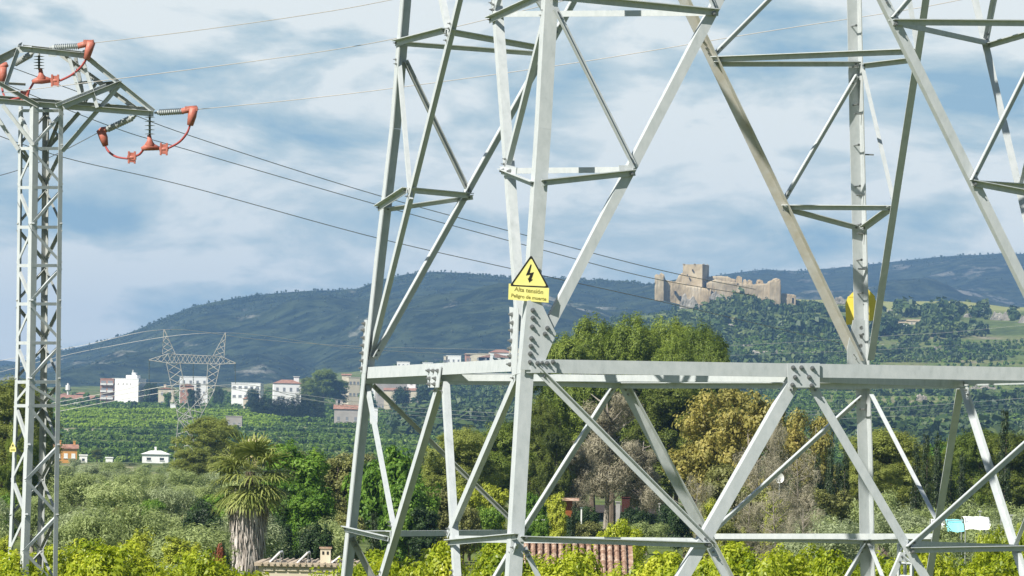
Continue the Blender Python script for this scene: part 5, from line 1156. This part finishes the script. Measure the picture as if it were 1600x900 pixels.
for x,y0,l in ((1531,800,'thin grey post behind the white tarp'),(1564,800,'grey post right of the white tarp'),(1580,806,'thin post at the right edge behind the tarps')): simple('fence_post',l,'post',x-1,x+1,y0,835,225,.06,galv_dark)

# ------------------------------------------------------------------ castle
DC=3040.
def ruin(name,prof,yb,d,thick,m,parent,seed,rough=.6,step=1.2):
    "masonry block: crumbling top profile (photo px), real thickness, weathered faces"
    xs=np.arange(prof[0][0],prof[-1][0]+.01,step); ys=np.interp(xs,[p[0] for p in prof],[p[1] for p in prof]); rg=np.random.default_rng(seed)
    ys=ys+rg.uniform(-rough,rough,len(xs)); nz_=10; V=[];Fq=[]; n=len(xs)
    for side in (0,1):
        for k in range(nz_+1):
            for i in range(n):
                yb_=yb(xs[i]) if callable(yb) else yb
                p=at(xs[i],yb_+(ys[i]-yb_)*k/nz_,d); y=p.y+(thick if side else 0)+(rg.uniform(-.25,.25) if not side else 0)
                V.append((p.x*(y/p.y),y,p.z))
    S=(nz_+1)*n
    for side in (0,1):
        for k in range(nz_):
            for i in range(n-1):
                a=side*S+k*n+i; q=(a,a+1,a+n+1,a+n); Fq.append(q if side==0 else q[::-1])
    for i in range(n-1): a=nz_*n+i; Fq.append((a,a+1,a+1+S,a+S))
    for k in range(nz_):
        a=k*n; Fq.append((a,a+n,a+n+S,a+S)); a=k*n+n-1; Fq.append((a,a+S,a+n+S,a+n))
    l=parent.location if parent else Vector((0,0,0)); V=[(v[0]-l.x,v[1]-l.y,v[2]-l.z) for v in V]
    return link(name,npmesh(name,np.array(V),np.array(Fq),[m] if not isinstance(m,list) else m),parent)
cas=empty('castle_ruin',tuple(at(1120,480,DC)),label='crumbling hilltop castle with square keep and broken ochre walls',cat='castle ruin')
# keep with two visible faces
def keep():
    a,b,c=at(1065,444,DC-4),at(1097,446,DC-12),at(1107.5,446,DC+2); d=a+(c-b); mb=MB(); zt=at(1090,414,DC).z; l=cas.location
    base=[v.copy()-l for v in (a,b,c,d)]; 
    for v in base: v.z=base[0].z-3
    top=[Vector((v.x+(.8 if i in(0,3) else 0),v.y,zt-l.z)) for i,v in enumerate(base)]
    mb.prism(base,top); o=mb.build('keep',stone,cas)
    mb=MB(); 
    for i in range(4):
        p,q=top[i],top[(i+1)%4]
        for k in range(9):
            if (k*7+i*3)%5<1: m_=p.lerp(q,(k+.5)/9); mb.box((m_.x,m_.y,m_.z+.12),(1.1,1.1,.5),.2)
    mb.build('battlement',stone,o)
    for x,y in ((1082,422),(1074,430)): mb=MB(); p=at(x,y,DC-9)-l; mb.box(p,(.5,2.2,1.0)); mb.build('window_slit',black,o)
keep()
ruin('west_wall',[(1023,430),(1026,428),(1030,430),(1033,426),(1038,429),(1040,438),(1056,440),(1064,441),(1072,446),(1082,447),(1098,449),(1112,452)],lambda x:466+(x-1023)*.24,DC-18,9,ochre,cas,1)
ruin('spire_wall',[(1023,437),(1024,430),(1028,431),(1031,428.5),(1034,430),(1037,430),(1038.5,437)],470,DC-22,5,stone,cas,2)
ruin('inner_wall',[(1056,440),(1060,431),(1066,426),(1072,430),(1082,434),(1095,436),(1106,432),(1125,431),(1138,432),(1145,436),(1150,437)],462,DC-2,6,stone,cas,3)
ruin('curtain_wall',[(1104,442),(1118,436),(1130,439),(1150,441),(1165,444),(1178,444),(1186,444),(1198,443),(1201,439),(1212,438),(1221,446)],474,DC-10,7,stone,cas,4)
for i,(x0,x1,yt,l) in enumerate(((1150,1160,431,'turret_stump'),(1160,1168,436.5,'wall_stump'),(1167,1176,437,'wall_stump'),(1181,1193,436.5,'turret_stump'),(1206,1220,434.5,'turret_stump'))): ruin(l,[(x0,yt+6),(x0+1.5,yt+1),((x0+x1)/2,yt),(x1-1,yt+2),(x1,yt+6)],450,DC-6,5,ochre,cas,10+i,.4,.8)
ruin('corner_tower',[(1202,440),(1207,437),(1214,438),(1220,444),(1221,452)],486,DC-16,9,stone,cas,20)
ruin('gatehouse',[(1221,458),(1230,459),(1240,460),(1244,462)],485,DC-12,8,stone,cas,21,.4)
for x,y,w,hh in ((1239,470,.9,3.5),(1055,457,.9,1.8),(1063,466,1.0,2.6),(1026,454,1.0,2.6),(1153,444,.6,1),(1100,441,.8,1),(1186,441,.5,.8)):
    mb=MB(); p=at(x,y,DC-19)-cas.location; mb.box(p,(w*1.2,4,hh)); mb.build('wall_opening',black,cas)
# cliffs and outcrops on the hill
def outcrop(x0,x1,yt,yb,d,seed,label,m=rockm):
    rg=np.random.default_rng(seed); n=9; xs=np.linspace(x0,x1,n); pr=[(x,yt+rg.uniform(0,(yb-yt)*.5)+abs((x-(x0+x1)/2)/(x1-x0))**3*(yb-yt)*5) for x in xs]
    pr=[(x,min(y,yb-1)) for x,y in pr]
    e=tag(ruin('rock_outcrop',pr,yb,d,10,m,None,seed,.8,max(1.2,(x1-x0)/40)),label,'rock outcrop','pale rock outcrops on the castle hill'); return e
def dz_at(px,py):
    lo=1300.;hi=3390.
    for dd in np.arange(1300,3390,10):
        p=at(px,py,dd)
        if H(p.x,dd)>=p.z: return float(dd)
    return 3150.
for i,(x0,x1,yt,yb,l) in enumerate(((1062,1096,454,482,'pale cliff under the castle\'s ochre wall'),(1108,1130,450,468,'small cliff under the curtain wall'),(1120,1126,462,480,'narrow pale scar below the curtain wall'),(1300,1322,462,475,'pale rocks on the plateau edge left of the far leg'),(1322,1345,458,470,'pale rocks touching the yellow sign\'s left'),(1384,1396,480,496,'small rocks right of the far leg'),(1545,1580,484,502,'largest pale outcrop at upper right'),(1505,1520,488,498,'pale outcrop left of the largest one'),(1590,1612,486,506,'pale outcrop cut by the right edge'),(1145,1180,536,546,'long pale outcrop right of the pines, upper'),(1160,1232,545,556,'long pale outcrop right of the pines, lower'),(1255,1290,548,556,'low pale outcrop above the beam'),(1430,1450,614,628,'pale outcrop below the beam, right of far leg'),(1512,1560,600,612,'broad pale quarry face under the beam'),(1300,1320,608,614,'tiny pale outcrop under the beam gusset'),(1455,1472,538,546,'white rock scar in the middle of the hillside'),(1360,1400,538,543,'reddish earth bank right of the far leg'),(1135,1150,505,512,'small pale rocks right of the pine tops'))):
    outcrop(x0,x1,yt,yb,min(dz_at((x0+x1)/2,yb-1),3010)-2,60+i,l)
for x0,x1,yt,yb,l in ((1405,1418,503,511,'small roofless stone cottage on the hillside'),(1418,1444,499,508,'long low stone farm ruin on the hillside')):
    d=dz_at((x0+x1)/2,yb)-2; house('stone_cottage',l,x0,x1,yt,yb,d,0,whitew if x0<1410 else cream,'gable',rm=stone,rh=.3,wins=(2,1,.8,.9),cat='cottage')

# ------------------------------------------------------------------ haze, sky, sun, camera
mb=MB(); mb.box((0,4500,150-14),(15000,11400,360)); hz_o=mb.build('haze',mat('haze_tmp',(1,1,1)))
m=bpy.data.materials.new('haze_air'); m.use_nodes=True; t=m.node_tree; t.nodes.clear(); out=t.nodes.new('ShaderNodeOutputMaterial'); v=t.nodes.new('ShaderNodeVolumePrincipled')
v.inputs['Color'].default_value=(.28,.53,.90,1); v.inputs['Density'].default_value=.95e-4; v.inputs['Anisotropy'].default_value=.0
t.links.new(v.outputs[0],out.inputs['Volume']); hz_o.data.materials[0]=m; tag(hz_o,kind='stuff',label='thin bluish haze over the valley')
w=bpy.data.worlds.new('World'); sc.world=w; w.use_nodes=True; t=w.node_tree; L=t.links; bg=t.nodes['Background']; bg.inputs[1].default_value=.055
class W: node_tree=t
sky=N(W,'ShaderNodeTexSky',sky_type='NISHITA'); sky.sun_disc=False; sky.sun_elevation=SUN_EL; sky.sun_rotation=R(180+46); sky.air_density=1; sky.dust_density=.5; sky.ozone_density=1.5
tc=N(W,'ShaderNodeTexCoord')
def wnoise(sx,sz,seed,detail=7,rough=.55,dist=0):
    mp=N(W,'ShaderNodeMapping'); mp.inputs['Scale'].default_value=(sx,sx,sz); mp.inputs['Location'].default_value=(seed,seed*.7,seed*1.3); L.new(tc.outputs['Generated'],mp.inputs[0])
    n=N(W,'ShaderNodeTexNoise'); n.inputs['Scale'].default_value=1; n.inputs['Detail'].default_value=detail; n.inputs['Roughness'].default_value=rough; n.inputs['Distortion'].default_value=dist; L.new(mp.outputs[0],n.inputs['Vector']); return n
n1=wnoise(24,66,3.1,9,.56,.3); n2=wnoise(55,170,9.7,6,.5,.5)
sepn=N(W,'ShaderNodeSeparateXYZ'); L.new(tc.outputs['Generated'],sepn.inputs[0])
# cloud layers change with height above the horizon
mr=N(W,'ShaderNodeMapRange'); mr.inputs['From Min'].default_value=0.0; mr.inputs['From Max'].default_value=.1; L.new(sepn.outputs['Z'],mr.inputs[0])
band=ramp(W,[(0.0,(.62,)*3),(.28,(.74,)*3),(.40,(.56,)*3),(.48,(.38,)*3),(.60,(.58,)*3),(.80,(.46,)*3),(.97,(.70,)*3)],mr.outputs[0])
a1=N(W,'ShaderNodeMath',operation='MULTIPLY_ADD'); L.new(n1.outputs['Fac'],a1.inputs[0]); a1.inputs[1].default_value=2.9; a1.inputs[2].default_value=-1.46
a2=N(W,'ShaderNodeMath',operation='MULTIPLY_ADD'); L.new(n2.outputs['Fac'],a2.inputs[0]); a2.inputs[1].default_value=.28; L.new(a1.outputs[0],a2.inputs[2])
a3=N(W,'ShaderNodeMath',operation='ADD'); L.new(a2.outputs[0],a3.inputs[0]); L.new(band.outputs[0],a3.inputs[1])
cl=ramp(W,[(.20,(4.0,6.2,7.7)),(.40,(5.9,7.7,8.4)),(.58,(7.9,9.2,9.4)),(.80,(11.6,12.0,11.5))],a3.outputs[0])
mx=N(W,'ShaderNodeMix',data_type='RGBA'); cm_=ramp(W,[(0,(.93,)*3),(.14,(.93,)*3),(.45,(.25,)*3)],sepn.outputs['Z']); fm_=N(W,'ShaderNodeMapRange'); fm_.inputs['From Min'].default_value=.1; fm_.inputs['From Max'].default_value=.85; L.new(sepn.outputs['Y'],fm_.inputs[0]); ml=N(W,'ShaderNodeMath',operation='MULTIPLY'); L.new(fm_.outputs[0],ml.inputs[0]); L.new(cm_.outputs[0],ml.inputs[1]); L.new(ml.outputs[0],mx.inputs[0]); L.new(sky.outputs[0],mx.inputs[6]); L.new(cl.outputs[0],mx.inputs[7]); L.new(mx.outputs[2],bg.inputs[0])
sl=bpy.data.lights.new('sun','SUN'); sl.energy=5; sl.angle=R(.53); sl.color=(1,.95,.87); so=bpy.data.objects.new('sun',sl); col.objects.link(so)
sd=Vector((-math.sin(SUN_AZ)*math.cos(SUN_EL),-math.cos(SUN_AZ)*math.cos(SUN_EL),math.sin(SUN_EL))); so.rotation_euler=sd.to_track_quat('Z','Y').to_euler(); so.location=(0,0,60)
cam=bpy.data.cameras.new('camera'); cam.sensor_width=36; cam.lens=36*F/1600; cam.clip_start=1; cam.clip_end=30000; co=bpy.data.objects.new('camera',cam); col.objects.link(co)
Rr,U,Fw=Vector((1,0,0)),Vector((0,-s_,c_)),Vector((0,c_,s_)); rc_=Rr*cr-U*sr; uc=Rr*sr+U*cr
M=Matrix((rc_,uc,-Fw)).transposed().to_4x4(); M.translation=(0,0,CZ); co.matrix_world=M; sc.camera=co
sc.view_settings.view_transform='Standard'; sc.view_settings.look='None'; sc.view_settings.gamma=1; sc.view_settings.exposure=.63
sc.cycles.max_bounces=6; sc.cycles.volume_bounces=0; sc.cycles.transparent_max_bounces=8; sc.cycles.use_denoising=True
sc.cycles.diffuse_bounces=3; sc.cycles.glossy_bounces=2; sc.cycles.transmission_bounces=4
